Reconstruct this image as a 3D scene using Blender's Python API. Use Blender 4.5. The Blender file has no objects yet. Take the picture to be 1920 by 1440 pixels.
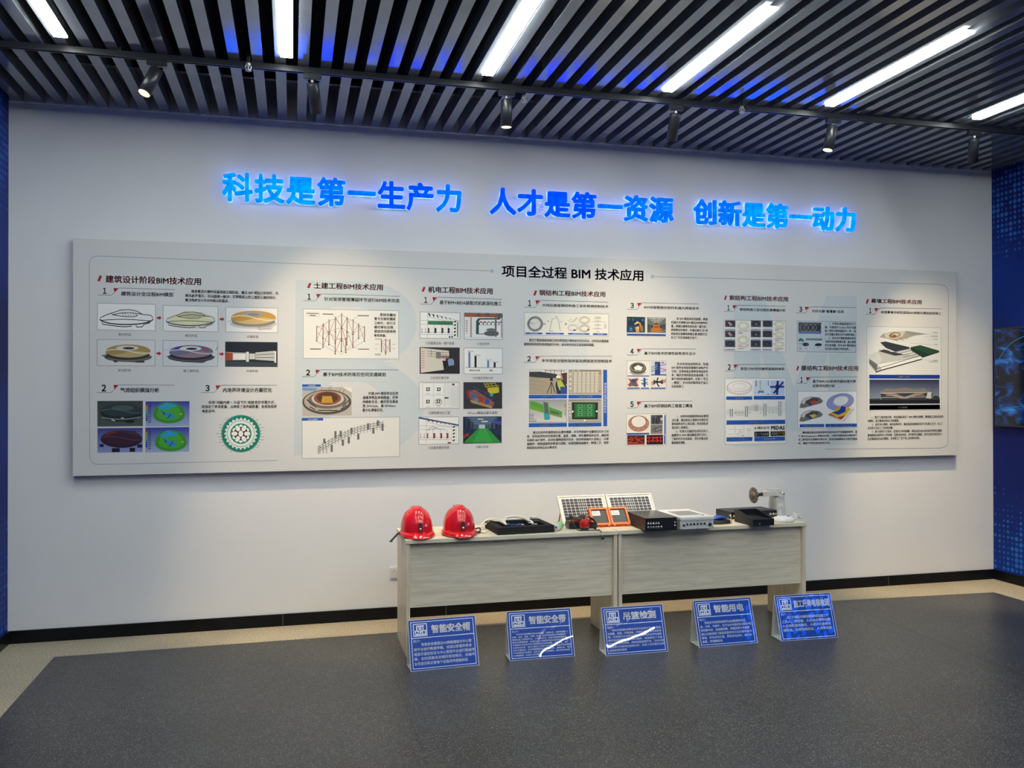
import bpy, bmesh, math, random
from mathutils import Vector, Matrix, Euler
random.seed(7)
PI = math.pi
SC = bpy.context.scene
COL = SC.collection

# ------------------------------------------------------------------ camera, world, exposure
cam_d = bpy.data.cameras.new('camera')
cam_d.sensor_width = 36.0
cam_d.sensor_fit = 'HORIZONTAL'
cam_d.lens = 36.0 * 1625.0 / 1920.0
cam_d.clip_start = 0.05
cam = bpy.data.objects.new('camera', cam_d)
COL.objects.link(cam)
YAW, PITCH, ROLL = 0.2486, 0.0063, -0.0016
_fw = Vector((math.sin(YAW) * math.cos(PITCH), math.cos(YAW) * math.cos(PITCH), math.sin(PITCH)))
_rt = Vector((math.cos(YAW), -math.sin(YAW), 0))
_up = _rt.cross(_fw)
_r2 = _rt * math.cos(ROLL) + _up * math.sin(ROLL)
_u2 = _up * math.cos(ROLL) - _rt * math.sin(ROLL)
cam.matrix_world = Matrix(((_r2.x, _u2.x, -_fw.x, 1.865), (_r2.y, _u2.y, -_fw.y, -6.533),
                           (_r2.z, _u2.z, -_fw.z, 1.7154), (0, 0, 0, 1)))
SC.camera = cam

world = bpy.data.worlds.new('room_ambient')
SC.world = world
world.use_nodes = True
world.node_tree.nodes['Background'].inputs[0].default_value = (0.55, 0.65, 0.8, 1)
world.node_tree.nodes['Background'].inputs[1].default_value = 0.05

SC.view_settings.view_transform = 'Standard'
SC.view_settings.look = 'None'
SC.view_settings.gamma = 1.0
SC.view_settings.use_curve_mapping = False
SC.view_settings.exposure = 0.0
try:
    SC.cycles.use_denoising = True
    SC.cycles.max_bounces = 8
    SC.cycles.diffuse_bounces = 4
    SC.cycles.glossy_bounces = 4
    SC.cycles.transparent_max_bounces = 12
    SC.cycles.sample_clamp_indirect = 6.0
    SC.cycles.caustics_reflective = False
    SC.cycles.caustics_refractive = False
except Exception:
    pass

STRIP_POWER = 53.0        # radiance of the LED strip diffusers
SPOT_POWER = 330.0        # watts of a wall-washing track lamp
LETTER_FACE = 1.0         # radiance factor of the blue letter faces
LETTER_RIM = 1.0

W, H = 8.012, 3.682       # room width, underside of the slats

# ------------------------------------------------------------------ colour and materials
def lin(c):
    c /= 255.0
    return c / 12.92 if c <= 0.04045 else ((c + 0.055) / 1.055) ** 2.4

def hexc(h):
    h = h.lstrip('#')
    return tuple(lin(int(h[i:i + 2], 16)) for i in (0, 2, 4)) + (1.0,)

def new_mat(name):
    m = bpy.data.materials.new(name)
    m.use_nodes = True
    nt = m.node_tree
    return m, nt, nt.nodes['Principled BSDF']

def node(nt, kind, **kw):
    n = nt.nodes.new(kind)
    for k, v in kw.items():
        if k in n.inputs.keys():
            n.inputs[k].default_value = v
        else:
            setattr(n, k, v)
    return n

def mat(name, col, rough=0.5, metal=0.0, spec=0.5, var=0.06, scale=30.0, bump=0.0, bscale=200.0, coat=0.0, emit=None, estr=0.0):
    """procedural surface: colour broken up by noise, optional bump"""
    m, nt, b = new_mat(name)
    c = hexc(col) if isinstance(col, str) else tuple(col) + (1.0,)
    tc = node(nt, 'ShaderNodeTexCoord')
    n = node(nt, 'ShaderNodeTexNoise', Scale=scale, Detail=3.0)
    nt.links.new(tc.outputs['Object'], n.inputs['Vector'])
    r = node(nt, 'ShaderNodeValToRGB')
    r.color_ramp.elements[0].position = 0.3
    r.color_ramp.elements[1].position = 0.7
    r.color_ramp.elements[0].color = tuple(x * (1 - var) for x in c[:3]) + (1,)
    r.color_ramp.elements[1].color = tuple(min(1, x * (1 + var)) for x in c[:3]) + (1,)
    nt.links.new(n.outputs['Fac'], r.inputs['Fac'])
    nt.links.new(r.outputs['Color'], b.inputs['Base Color'])
    b.inputs['Roughness'].default_value = rough
    b.inputs['Metallic'].default_value = metal
    b.inputs['Specular IOR Level'].default_value = spec
    b.inputs['Coat Weight'].default_value = coat
    b.inputs['Coat Roughness'].default_value = 0.05
    if emit:
        b.inputs['Emission Color'].default_value = hexc(emit)
        b.inputs['Emission Strength'].default_value = estr
    if bump:
        n2 = node(nt, 'ShaderNodeTexNoise', Scale=bscale, Detail=2.0)
        nt.links.new(tc.outputs['Object'], n2.inputs['Vector'])
        bp = node(nt, 'ShaderNodeBump', Strength=bump, Distance=0.002)
        nt.links.new(n2.outputs['Fac'], bp.inputs['Height'])
        nt.links.new(bp.outputs['Normal'], b.inputs['Normal'])
    return m

def emat(name, col, strength, vary=0.0, vscale=12.0):
    """a lit surface; vary makes its glow slightly uneven"""
    m, nt, b = new_mat(name)
    c = hexc(col) if isinstance(col, str) else tuple(col) + (1.0,)
    nt.nodes.remove(b)
    e = node(nt, 'ShaderNodeEmission')
    e.inputs['Color'].default_value = c
    out = nt.nodes['Material Output']
    if vary:
        tc = node(nt, 'ShaderNodeTexCoord')
        n = node(nt, 'ShaderNodeTexNoise', Scale=vscale, Detail=2.0)
        nt.links.new(tc.outputs['Object'], n.inputs['Vector'])
        mp = node(nt, 'ShaderNodeMapRange')
        mp.inputs['From Min'].default_value = 0.3
        mp.inputs['From Max'].default_value = 0.7
        mp.inputs['To Min'].default_value = strength * (1 - vary)
        mp.inputs['To Max'].default_value = strength * (1 + vary)
        nt.links.new(n.outputs['Fac'], mp.inputs['Value'])
        nt.links.new(mp.outputs['Result'], e.inputs['Strength'])
    else:
        e.inputs['Strength'].default_value = strength
    nt.links.new(e.outputs[0], out.inputs['Surface'])
    return m

def wood_mat(name, dark, light, axis='X'):
    m, nt, b = new_mat(name)
    tc = node(nt, 'ShaderNodeTexCoord')
    mp = node(nt, 'ShaderNodeMapping')
    mp.inputs['Scale'].default_value = (1.6, 14.0, 26.0) if axis == 'X' else (26.0, 14.0, 1.6)
    nt.links.new(tc.outputs['Object'], mp.inputs['Vector'])
    n = node(nt, 'ShaderNodeTexNoise', Scale=2.2, Detail=6.0, Roughness=0.62, Distortion=0.8)
    nt.links.new(mp.outputs['Vector'], n.inputs['Vector'])
    r = node(nt, 'ShaderNodeValToRGB')
    e = r.color_ramp.elements
    e[0].position, e[0].color = 0.32, hexc(dark)
    e[1].position, e[1].color = 0.6, hexc(light)
    nt.links.new(n.outputs['Fac'], r.inputs['Fac'])
    nt.links.new(r.outputs['Color'], b.inputs['Base Color'])
    b.inputs['Roughness'].default_value = 0.42
    b.inputs['Specular IOR Level'].default_value = 0.4
    return m

def speckle_mat(name, base, dark, light, rough, spec, scale=260.0, patch=0.12):
    """floor material: fine flecks over a colour that drifts in worn patches"""
    m, nt, b = new_mat(name)
    tc = node(nt, 'ShaderNodeTexCoord')
    n = node(nt, 'ShaderNodeTexNoise', Scale=scale, Detail=1.0)
    nt.links.new(tc.outputs['Object'], n.inputs['Vector'])
    r = node(nt, 'ShaderNodeValToRGB')
    e = r.color_ramp.elements
    e[0].position, e[0].color = 0.33, hexc(dark)
    e[1].position, e[1].color = 0.70, hexc(light)
    e2 = r.color_ramp.elements.new(0.44); e2.color = hexc(base)
    e3 = r.color_ramp.elements.new(0.6); e3.color = hexc(base)
    nt.links.new(n.outputs['Fac'], r.inputs['Fac'])
    n2 = node(nt, 'ShaderNodeTexNoise', Scale=1.7, Detail=4.0)
    nt.links.new(tc.outputs['Object'], n2.inputs['Vector'])
    mp = node(nt, 'ShaderNodeMapRange')
    mp.inputs['From Min'].default_value = 0.35
    mp.inputs['From Max'].default_value = 0.65
    mp.inputs['To Min'].default_value = 1 - patch
    mp.inputs['To Max'].default_value = 1 + patch
    nt.links.new(n2.outputs['Fac'], mp.inputs['Value'])
    mx = node(nt, 'ShaderNodeVectorMath', operation='SCALE')
    nt.links.new(r.outputs['Color'], mx.inputs[0])
    nt.links.new(mp.outputs['Result'], mx.inputs['Scale'])
    nt.links.new(mx.outputs[0], b.inputs['Base Color'])
    b.inputs['Roughness'].default_value = rough
    b.inputs['Specular IOR Level'].default_value = spec
    bp = node(nt, 'ShaderNodeBump', Strength=0.25, Distance=0.001)
    nt.links.new(n.outputs['Fac'], bp.inputs['Height'])
    nt.links.new(bp.outputs['Normal'], b.inputs['Normal'])
    return m

def dots_mat(name):
    """printed mural: navy to royal blue with a halftone of pale blue dots in loose drifts (u = Y, v = Z)"""
    m, nt, b = new_mat(name)
    tc = node(nt, 'ShaderNodeTexCoord')
    sp = node(nt, 'ShaderNodeSeparateXYZ')
    nt.links.new(tc.outputs['Object'], sp.inputs[0])
    def math_(op, a, bb=None):
        n = node(nt, 'ShaderNodeMath', operation=op)
        for i, v in enumerate((a, bb)):
            if v is None: continue
            if isinstance(v, (int, float)): n.inputs[i].default_value = v
            else: nt.links.new(v, n.inputs[i])
        return n.outputs[0]
    P = 0.047
    u = math_('DIVIDE', sp.outputs['Y'], P); v = math_('DIVIDE', sp.outputs['Z'], P)
    cu = math_('FLOOR', u); cv = math_('FLOOR', v)
    du = math_('SUBTRACT', math_('SUBTRACT', u, cu), 0.5); dv = math_('SUBTRACT', math_('SUBTRACT', v, cv), 0.5)
    d = math_('SQRT', math_('ADD', math_('MULTIPLY', du, du), math_('MULTIPLY', dv, dv)))
    cb = node(nt, 'ShaderNodeCombineXYZ')
    nt.links.new(cu, cb.inputs[0]); nt.links.new(cv, cb.inputs[1])
    wn = node(nt, 'ShaderNodeTexWhiteNoise', noise_dimensions='2D')
    nt.links.new(cb.outputs[0], wn.inputs['Vector'])
    nz = node(nt, 'ShaderNodeTexNoise', Scale=0.055, Detail=1.5)
    nt.links.new(cb.outputs[0], nz.inputs['Vector'])
    # drifts near the top and the bottom of the wall
    far = math_('ABSOLUTE', math_('SUBTRACT', sp.outputs['Z'], 1.85))
    drift = node(nt, 'ShaderNodeMapRange')
    for k, x in (('From Min', 0.75), ('From Max', 1.5), ('To Min', -0.38), ('To Max', 0.10)): drift.inputs[k].default_value = x
    nt.links.new(far, drift.inputs['Value'])
    rad = math_('MULTIPLY', math_('ADD', math_('ADD', math_('MULTIPLY', wn.outputs['Value'], 0.33), math_('SUBTRACT', nz.outputs['Fac'], 0.45)), drift.outputs['Result']), 0.95)
    rad = math_('MINIMUM', rad, 0.42)
    mask = node(nt, 'ShaderNodeMapRange')
    for k, x in (('From Min', -0.04), ('From Max', 0.04), ('To Min', 0.0), ('To Max', 0.55)): mask.inputs[k].default_value = x
    nt.links.new(math_('SUBTRACT', rad, d), mask.inputs['Value'])
    base = node(nt, 'ShaderNodeTexNoise', Scale=0.7, Detail=1.0)
    nt.links.new(tc.outputs['Object'], base.inputs['Vector'])
    rmp = node(nt, 'ShaderNodeValToRGB')
    rmp.color_ramp.elements[0].position, rmp.color_ramp.elements[0].color = 0.35, hexc('#06175c')
    rmp.color_ramp.elements[1].position, rmp.color_ramp.elements[1].color = 0.65, hexc('#08358f')
    nt.links.new(base.outputs['Fac'], rmp.inputs['Fac'])
    mix = node(nt, 'ShaderNodeMix', data_type='RGBA')
    nt.links.new(mask.outputs['Result'], mix.inputs[0])
    nt.links.new(rmp.outputs['Color'], mix.inputs[6])
    mix.inputs[7].default_value = hexc('#2b79d8')
    nt.links.new(mix.outputs[2], b.inputs['Base Color'])
    b.inputs['Roughness'].default_value = 0.6
    b.inputs['Specular IOR Level'].default_value = 0.2
    return m

def ink_mat(name, rough, spec):
    m, nt, b = new_mat(name)
    a = node(nt, 'ShaderNodeAttribute', attribute_name='ink')
    nt.links.new(a.outputs['Color'], b.inputs['Base Color'])
    b.inputs['Roughness'].default_value = rough
    b.inputs['Specular IOR Level'].default_value = spec
    return m

INK = ink_mat('printed_ink', 0.55, 0.3)
INKG = ink_mat('printed_sign_ink', 0.35, 0.4)
M_WALL = mat('white_wall_paint', (0.78, 0.785, 0.79), 0.85, spec=0.2, var=0.012, scale=3.0, bump=0.06, bscale=90)
M_BOARD = mat('board_print', (0.66, 0.668, 0.655), 0.6, spec=0.3, var=0.006, scale=2.0)
M_BEDGE = mat('board_edge', (0.30, 0.31, 0.32), 0.5)
M_SLAT = mat('slat_aluminium', (0.25, 0.272, 0.305), 0.11, metal=0.45, spec=0.8, var=0.08, scale=4.0)
M_DECK = mat('plenum_black', (0.012, 0.013, 0.016), 0.9, spec=0.1)
M_BLACK = mat('black_coat', (0.016, 0.017, 0.02), 0.38, spec=0.5, var=0.1)
M_LAMP = mat('lamp_black', (0.014, 0.016, 0.020), 0.34, spec=0.4)
M_BASE = mat('black_skirting', (0.006, 0.007, 0.009), 0.28, spec=0.18, scale=6.0, var=0.3)
M_JOINT = mat('skirting_joint', (0.12, 0.12, 0.12), 0.6)
M_CONC = speckle_mat('concrete_floor', '#ada38c', '#857b66', '#c6bda8', 0.55, 0.3, 95.0, 0.08)
M_VINYL = speckle_mat('dark_vinyl', '#383837', '#282828', '#868682', 0.34, 0.4, 185.0, 0.10)
M_MURAL = dots_mat('blue_dot_mural')
M_WOOD = wood_mat('pale_ash', '#c8c0aa', '#dfd7c1')
M_WOODV = wood_mat('pale_ash_edge', '#cabfa6', '#e0d6bd', 'Z')
M_STRIP = emat('led_diffuser', (0.945, 1.0, 0.965), STRIP_POWER)
M_WARM = emat('warm_lens', (1.0, 0.72, 0.42), 2.2)
M_WHITEP = mat('white_plastic', (0.75, 0.75, 0.73), 0.35)
M_STEEL = mat('brushed_steel', (0.5, 0.5, 0.48), 0.35, metal=0.8)
M_PALEST = mat('pale_grey_metal', (0.6, 0.61, 0.58), 0.4, metal=0.15)
M_RED = mat('red_shell', (0.62, 0.010, 0.016), 0.16, spec=0.6, coat=0.6, var=0.03)
M_ORANGE = mat('orange_shell', (0.85, 0.16, 0.03), 0.4)

# ------------------------------------------------------------------ mesh helpers
class MB:
    """collects shapes into one mesh"""
    def __init__(s):
        s.v, s.f, s.m = [], [], []
        s.cur = 0
        s.smooth = []
        s.sm = False
    def add(s, vs, fs, mtx=None):
        o = len(s.v)
        s.v += [tuple(mtx @ Vector(p)) if mtx else tuple(p) for p in vs]
        s.f += [tuple(i + o for i in f) for f in fs]
        s.m += [s.cur] * len(fs)
        s.smooth += [s.sm] * len(fs)
        return s
    def box(s, x0, y0, z0, x1, y1, z1, mtx=None, b=0.0):
        if b <= 0:
            vs = [(x0, y0, z0), (x1, y0, z0), (x1, y1, z0), (x0, y1, z0), (x0, y0, z1), (x1, y0, z1), (x1, y1, z1), (x0, y1, z1)]
            return s.add(vs, [(0, 3, 2, 1), (4, 5, 6, 7), (0, 1, 5, 4), (1, 2, 6, 5), (2, 3, 7, 6), (3, 0, 4, 7)], mtx)
        bm = bmesh.new()
        bmesh.ops.create_cube(bm, size=1.0)
        for v in bm.verts:
            v.co = Vector(((x0 + x1) / 2 + v.co.x * (x1 - x0), (y0 + y1) / 2 + v.co.y * (y1 - y0), (z0 + z1) / 2 + v.co.z * (z1 - z0)))
        bmesh.ops.bevel(bm, geom=bm.edges[:], offset=b, segments=2, affect='EDGES')
        bm.verts.index_update()
        s.add([v.co[:] for v in bm.verts], [[v.index for v in f.verts] for f in bm.faces], mtx)
        bm.free()
        return s
    def prism(s, pts, axis, a, b, mtx=None):
        """polygon pts in the two other axes, pushed from a to b along axis"""
        n = len(pts)
        def P(p, t):
            return {'x': (t, p[0], p[1]), 'y': (p[0], t, p[1]), 'z': (p[0], p[1], t)}[axis]
        vs = [P(p, a) for p in pts] + [P(p, b) for p in pts]
        fs = [tuple(range(n))[::-1], tuple(range(n, 2 * n))] + [(i, (i + 1) % n, n + (i + 1) % n, n + i) for i in range(n)]
        return s.add(vs, fs, mtx)
    def lathe(s, prof, n=24, mtx=None, smooth=True):
        """profile of (r, z) turned about Z"""
        vs, fs = [], []
        for (r, z) in prof:
            for k in range(n):
                a = 2 * PI * k / n
                vs.append((r * math.cos(a), r * math.sin(a), z))
        for j in range(len(prof) - 1):
            for k in range(n):
                fs.append((j * n + k, j * n + (k + 1) % n, (j + 1) * n + (k + 1) % n, (j + 1) * n + k))
        fs.append(tuple(range(n))[::-1]); fs.append(tuple((len(prof) - 1) * n + k for k in range(n)))
        t = s.sm; s.sm = smooth
        s.add(vs, fs, mtx); s.sm = t
        return s
    def cyl(s, p, q, r, n=16, r2=None):
        p, q = Vector(p), Vector(q)
        d = q - p
        m = Matrix.Translation(p) @ d.to_track_quat('Z', 'Y').to_matrix().to_4x4()
        return s.lathe([(r, 0), (r if r2 is None else r2, d.length)], n, m)
    def tube(s, pts, r, n=8, step=5):
        """smooth cable through pts"""
        pts = [Vector(p) for p in pts]
        if len(pts) > 2 and step > 1:
            q = []
            P = [pts[0]] + pts + [pts[-1]]
            for i in range(1, len(P) - 2):
                for k in range(step):
                    t = k / step
                    a, b, c, d = P[i - 1], P[i], P[i + 1], P[i + 2]
                    q.append(0.5 * ((2 * b) + (c - a) * t + (2 * a - 5 * b + 4 * c - d) * t * t + (3 * b - a - 3 * c + d) * t ** 3))
            q.append(pts[-1]); pts = q
        vs, fs = [], []
        up = Vector((0, 0, 1))
        for i, p in enumerate(pts):
            t = (pts[min(i + 1, len(pts) - 1)] - pts[max(i - 1, 0)])
            t = t.normalized() if t.length > 1e-9 else Vector((1, 0, 0))
            a = t.cross(up)
            if a.length < 1e-3: a = t.cross(Vector((1, 0, 0)))
            a.normalize(); b = a.cross(t)
            for k in range(n):
                w = 2 * PI * k / n
                vs.append(p + a * (r * math.cos(w)) + b * (r * math.sin(w)))
        for i in range(len(pts) - 1):
            for k in range(n):
                fs.append((i * n + k, i * n + (k + 1) % n, (i + 1) * n + (k + 1) % n, (i + 1) * n + k))
        fs.append(tuple(range(n))[::-1]); fs.append(tuple((len(pts) - 1) * n + k for k in range(n)))
        t = s.sm; s.sm = True
        s.add(vs, fs); s.sm = t
        return s
    def build(s, name, mats, parent=None, loc=None, rot=None):
        me = bpy.data.meshes.new(name)
        me.from_pydata(s.v, [], s.f)
        if not isinstance(mats, (list, tuple)): mats = [mats]
        for m in mats: me.materials.append(m)
        me.polygons.foreach_set('material_index', s.m)
        me.polygons.foreach_set('use_smooth', s.smooth)
        me.update()
        bm = bmesh.new(); bm.from_mesh(me)
        bmesh.ops.recalc_face_normals(bm, faces=bm.faces[:])
        bm.to_mesh(me); bm.free()
        o = bpy.data.objects.new(name, me)
        COL.objects.link(o)
        if parent: o.parent = parent
        if loc: o.location = loc
        if rot: o.rotation_euler = rot
        return o

def tag(o, label, cat, group=None):
    o['label'] = label
    o['category'] = cat
    if group: o['group'] = group
    return o

def thing(name, label, cat, loc=(0, 0, 0), rz=0.0, group=None):
    o = bpy.data.objects.new(name, None)
    COL.objects.link(o)
    o.empty_display_size = 0.1
    o.location = loc
    o.rotation_euler = (0, 0, rz)
    return tag(o, label, cat, group)

def struct(o):
    o['kind'] = 'structure'
    return o

def copy_tree(o, parent=None):
    c = o.copy()
    COL.objects.link(c)
    if parent is not None: c.parent = parent
    for ch in list(o.children):
        copy_tree(ch, c)
    return c

# ------------------------------------------------------------------ lettering
_gl = {}
def glyphs(s, bold=0.0, res=2):
    """flat outline of a line of lettering; bold lays shifted copies over one another"""
    k = (s, bold, res)
    if k in _gl: return _gl[k]
    c = bpy.data.curves.new('lettering', 'FONT')
    c.body = s
    c.size = 1.0
    c.resolution_u = res
    c.fill_mode = 'FRONT'
    o = bpy.data.objects.new('lettering', c)
    COL.objects.link(o)
    dg = bpy.context.evaluated_depsgraph_get()
    dg.update()
    me = bpy.data.meshes.new_from_object(o.evaluated_get(dg))
    vs = [(v.co.x, v.co.y) for v in me.vertices]
    fs = [tuple(p.vertices) for p in me.polygons]
    bpy.data.objects.remove(o); bpy.data.curves.remove(c); bpy.data.meshes.remove(me)
    if bold:
        n = len(vs)
        bv, bf = [], []
        for q, (dx, dy) in enumerate(((-bold, -bold), (bold, -bold), (-bold, bold), (bold, bold))):
            bv += [(x + dx, y + dy) for x, y in vs]
            bf += [tuple(i + q * n for i in f) for f in fs]
        vs, fs = bv, bf
    _gl[k] = (vs, fs)
    return _gl[k]

def letter_solid(s, size, bold, depth, res=3):
    """one character as a solid; returns verts (x, depth, z) with the em cell centred, and faces"""
    c = bpy.data.curves.new('lettering', 'FONT')
    c.body = s
    c.size = size
    c.resolution_u = res
    c.extrude = depth / 2
    o = bpy.data.objects.new('lettering', c)
    COL.objects.link(o)
    dg = bpy.context.evaluated_depsgraph_get()
    dg.update()
    me = bpy.data.meshes.new_from_object(o.evaluated_get(dg))
    vs = [(v.co.x - size * 0.5, -v.co.z, v.co.y - size * 0.36) for v in me.vertices]
    fs = [tuple(p.vertices) for p in me.polygons]
    bpy.data.objects.remove(o); bpy.data.curves.remove(c); bpy.data.meshes.remove(me)
    n = len(vs)
    bv, bf = [], []
    for q in range(8):
        dx, dz = bold * size * math.cos(q * PI / 4), bold * size * math.sin(q * PI / 4)
        bv += [(x + dx, y, z + dz) for x, y, z in vs]
        bf += [tuple(i + q * n for i in f) for f in fs]
    return bv, bf

# ------------------------------------------------------------------ flat printing on a panel
# A print is a thin stack of ink areas lying on its panel.  Positions are read off the photograph by
# the plane mapping of the panel (four corners -> true rectangle), so each lands at its real place.
_h = [0.0033080794, -2.23016589e-05, -0.436599576, -8.67816192e-05, -0.00359926766, 3.22612188, -0.000134045835, 8.98069014e-06]
def board_uv(x, y):
    w = _h[6] * x + _h[7] * y + 1
    return ((_h[0] * x + _h[1] * y + _h[2]) / w, (_h[3] * x + _h[4] * y + _h[5]) / w)

class Art:
    STEP = 0.00003
    def __init__(s, name, frame=(0, 0, 1.0), uv=board_uv, base=0.0004):
        s.name, s.fr, s.uv = name, frame, uv
        s.v, s.f, s.c = [], [], []
        s.z = base
        s.hold = False
    def M(s, x, y):
        return s.uv(s.fr[0] + x / s.fr[2], s.fr[1] + y / s.fr[2])
    def _next(s):
        if not s.hold: s.z += s.STEP
    def raw(s, pts, faces, col):
        o = len(s.v)
        s.v += [(p[0], -s.z, p[1]) for p in pts]
        s.f += [tuple(i + o for i in f) for f in faces]
        s.c += [col] * len(faces)
    def poly(s, pts, col):
        s._next()
        q = [s.M(*p) for p in pts]
        c = hexc(col) if isinstance(col, str) else [hexc(k) for k in col]
        s.raw(q, [tuple(range(len(q)))], c)
        return s
    def rect(s, x0, y0, x1, y1, col):
        s._next()
        (a, b), (c, d) = s.M(x0, y0), s.M(x1, y1)
        cc = hexc(col) if isinstance(col, str) else [hexc(col[0]), hexc(col[0]), hexc(col[1]), hexc(col[1])]
        s.raw([(a, b), (c, b), (c, d), (a, d)], [(0, 1, 2, 3)], cc)
        return s
    def frame(s, x0, y0, x1, y1, col, w=0.0032):
        s._next()
        (a, b), (c, d) = s.M(x0, y0), s.M(x1, y1)
        pts = [(a, b), (c, b), (c, d), (a, d), (a + w, b - w), (c - w, b - w), (c - w, d + w), (a + w, d + w)]
        s.raw(pts, [(0, 1, 5, 4), (1, 2, 6, 5), (2, 3, 7, 6), (3, 0, 4, 7)], hexc(col))
        return s
    def ell(s, cx, cy, rx, ry, col, n=22, a0=0, a1=360, rot=0):
        pts = []
        full = abs(a1 - a0) >= 360
        cr, sr = math.cos(math.radians(rot)), math.sin(math.radians(rot))
        for k in range(n if full else n + 1):
            t = math.radians(a0 + (a1 - a0) * k / n)
            x, y = rx * math.cos(t), ry * math.sin(t)
            pts.append((cx + x * cr - y * sr, cy + x * sr + y * cr))
        return s.poly(pts, col)
    def ring(s, cx, cy, rx, ry, w, col, n=28, a0=0, a1=360, rot=0):
        pts = []
        cr, sr = math.cos(math.radians(rot)), math.sin(math.radians(rot))
        for k in range(n + 1):
            t = math.radians(a0 + (a1 - a0) * k / n)
            x, y = rx * math.cos(t), ry * math.sin(t)
            pts.append((cx + x * cr - y * sr, cy + x * sr + y * cr))
        return s.line(pts, w, col)
    def line(s, pts, w, col):
        s._next()
        c = hexc(col)
        n = len(pts)
        L, R = [], []
        for i in range(n):
            a, b = pts[max(i - 1, 0)], pts[min(i + 1, n - 1)]
            dx, dy = b[0] - a[0], b[1] - a[1]
            l = math.hypot(dx, dy) or 1.0
            nx, ny = -dy / l * w / 2, dx / l * w / 2
            L.append((pts[i][0] + nx, pts[i][1] + ny)); R.append((pts[i][0] - nx, pts[i][1] - ny))
        q = [s.M(*p) for p in L] + [s.M(*p) for p in R]
        s.raw(q, [(i, i + 1, n + i + 1, n + i) for i in range(n - 1)], c)
        return s
    def lines(s, segs, w, col):
        s._next(); h = s.hold; s.hold = True
        for g in segs: s.line(g, w, col)
        s.hold = h
        return s
    def rects(s, rs, col):
        s._next(); h = s.hold; s.hold = True
        for r in rs: s.rect(*r, col)
        s.hold = h
        return s
    def text(s, t, x0, y0, x1, y1, col, bold=0.0, res=1):
        """lettering fitted to a box"""
        s._next()
        vs, fs = glyphs(t, bold, res)
        if not vs: return s
        ax, bx = min(p[0] for p in vs), max(p[0] for p in vs)
        ay, by = min(p[1] for p in vs), max(p[1] for p in vs)
        (u0, v1), (u1, v0) = s.M(x0, y0), s.M(x1, y1)
        sx = (u1 - u0) / (bx - ax); sy = (v1 - v0) / max(by - ay, 1e-6)
        s.raw([(u0 + (p[0] - ax) * sx, v0 + (p[1] - ay) * sy) for p in vs], fs, hexc(col))
        return s
    def textc(s, t, u0, u1, vc, h, col, bold=0.0, res=1):
        s._next()
        vs, fs = glyphs(t, bold, res)
        ax, bx = min(p[0] for p in vs), max(p[0] for p in vs)
        sx = (u1 - u0) / (bx - ax)
        s.raw([(u0 + (p[0] - ax) * sx, vc + (p[1] - 0.36) * h) for p in vs], fs, hexc(col))
        return s
    def vtext(s, t, x0, y0, x1, y1, col):
        n = len(t); h = (y1 - y0) / n
        for i, ch in enumerate(t):
            s.text(ch, x0, y0 + i * h + h * 0.08, x1, y0 + (i + 1) * h - h * 0.08, col); 
        return s
    def done(s, parent=None, m=None, label=None):
        me = bpy.data.meshes.new(s.name)
        me.from_pydata(s.v, [], s.f)
        me.materials.append(m or INK)
        at = me.color_attributes.new('ink', 'FLOAT_COLOR', 'CORNER')
        buf = []
        for p, c in zip(me.polygons, s.c):
            if isinstance(c, list):
                for i in range(p.loop_total): buf += c[i]
            else:
                buf += list(c) * p.loop_total
        at.data.foreach_set('color', buf)
        me.update()
        o = bpy.data.objects.new(s.name, me)
        COL.objects.link(o)
        if parent: o.parent = parent
        if label: o['label'] = label
        return o
# ------------------------------------------------------------------ the room
REAR = -12.6
struct(MB().box(-0.15, 0, -0.05, W + 0.15, 0.12, 4.05).build('wall_back', M_WALL))
struct(MB().box(-0.15, REAR, -0.05, 0.0, 0, 4.05).build('wall_left', M_MURAL))
struct(MB().box(W, REAR, -0.05, W + 0.15, 0, 4.05).build('wall_right', M_MURAL))
struct(MB().box(-0.15, REAR - 0.12, -0.05, W + 0.15, REAR, 4.05).build('wall_rear', M_WALL))
struct(MB().box(-0.15, REAR - 0.12, -0.12, W + 0.15, 0.12, 0.0).build('floor', M_CONC))
vin = MB()
vin.add([(0.385, -0.405, 0.003), (0.385, REAR + 0.4, 0.003), (7.588, REAR + 0.4, 0.003), (7.588, -0.452, 0.003), (5.82, -0.352, 0.003), (2.66, -0.39, 0.003),
         (0.385, -0.405, 0.0), (0.385, REAR + 0.4, 0.0), (7.588, REAR + 0.4, 0.0), (7.588, -0.452, 0.0), (5.82, -0.352, 0.0), (2.66, -0.39, 0.0)],
        [(0, 1, 2, 3, 4, 5)] + [(i, (i + 1) % 6, 6 + (i + 1) % 6, 6 + i) for i in range(6)])
vin = struct(vin.build('vinyl_flooring', M_VINYL))

for sx in (2.462, 6.11):
    MB().box(sx - 0.0015, REAR + 0.41, 0.003, sx + 0.0015, -0.40, 0.0034).build('seam', M_BLACK, vin)

ceil = struct(MB().box(-0.15, REAR - 0.12, 4.0, W + 0.15, 0.12, 4.1).build('ceiling', M_DECK))
sl = MB()
k = 0
while 0.063 + 0.1335 * k < W:
    x = 0.063 + 0.1335 * k
    sl.box(x - 0.032, REAR + 0.02, H, x + 0.032, -0.006, H + 0.10)
    k += 1
sl.build('slats', M_SLAT, ceil)
cr = MB()
for y in (-0.55, -2.2, -3.9, -5.6, -7.3, -9.0, -10.8, -12.4):
    cr.box(0.01, y - 0.02, H + 0.101, W - 0.01, y + 0.02, H + 0.14)
cr.build('carrier_rail', M_LAMP, ceil)

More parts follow.
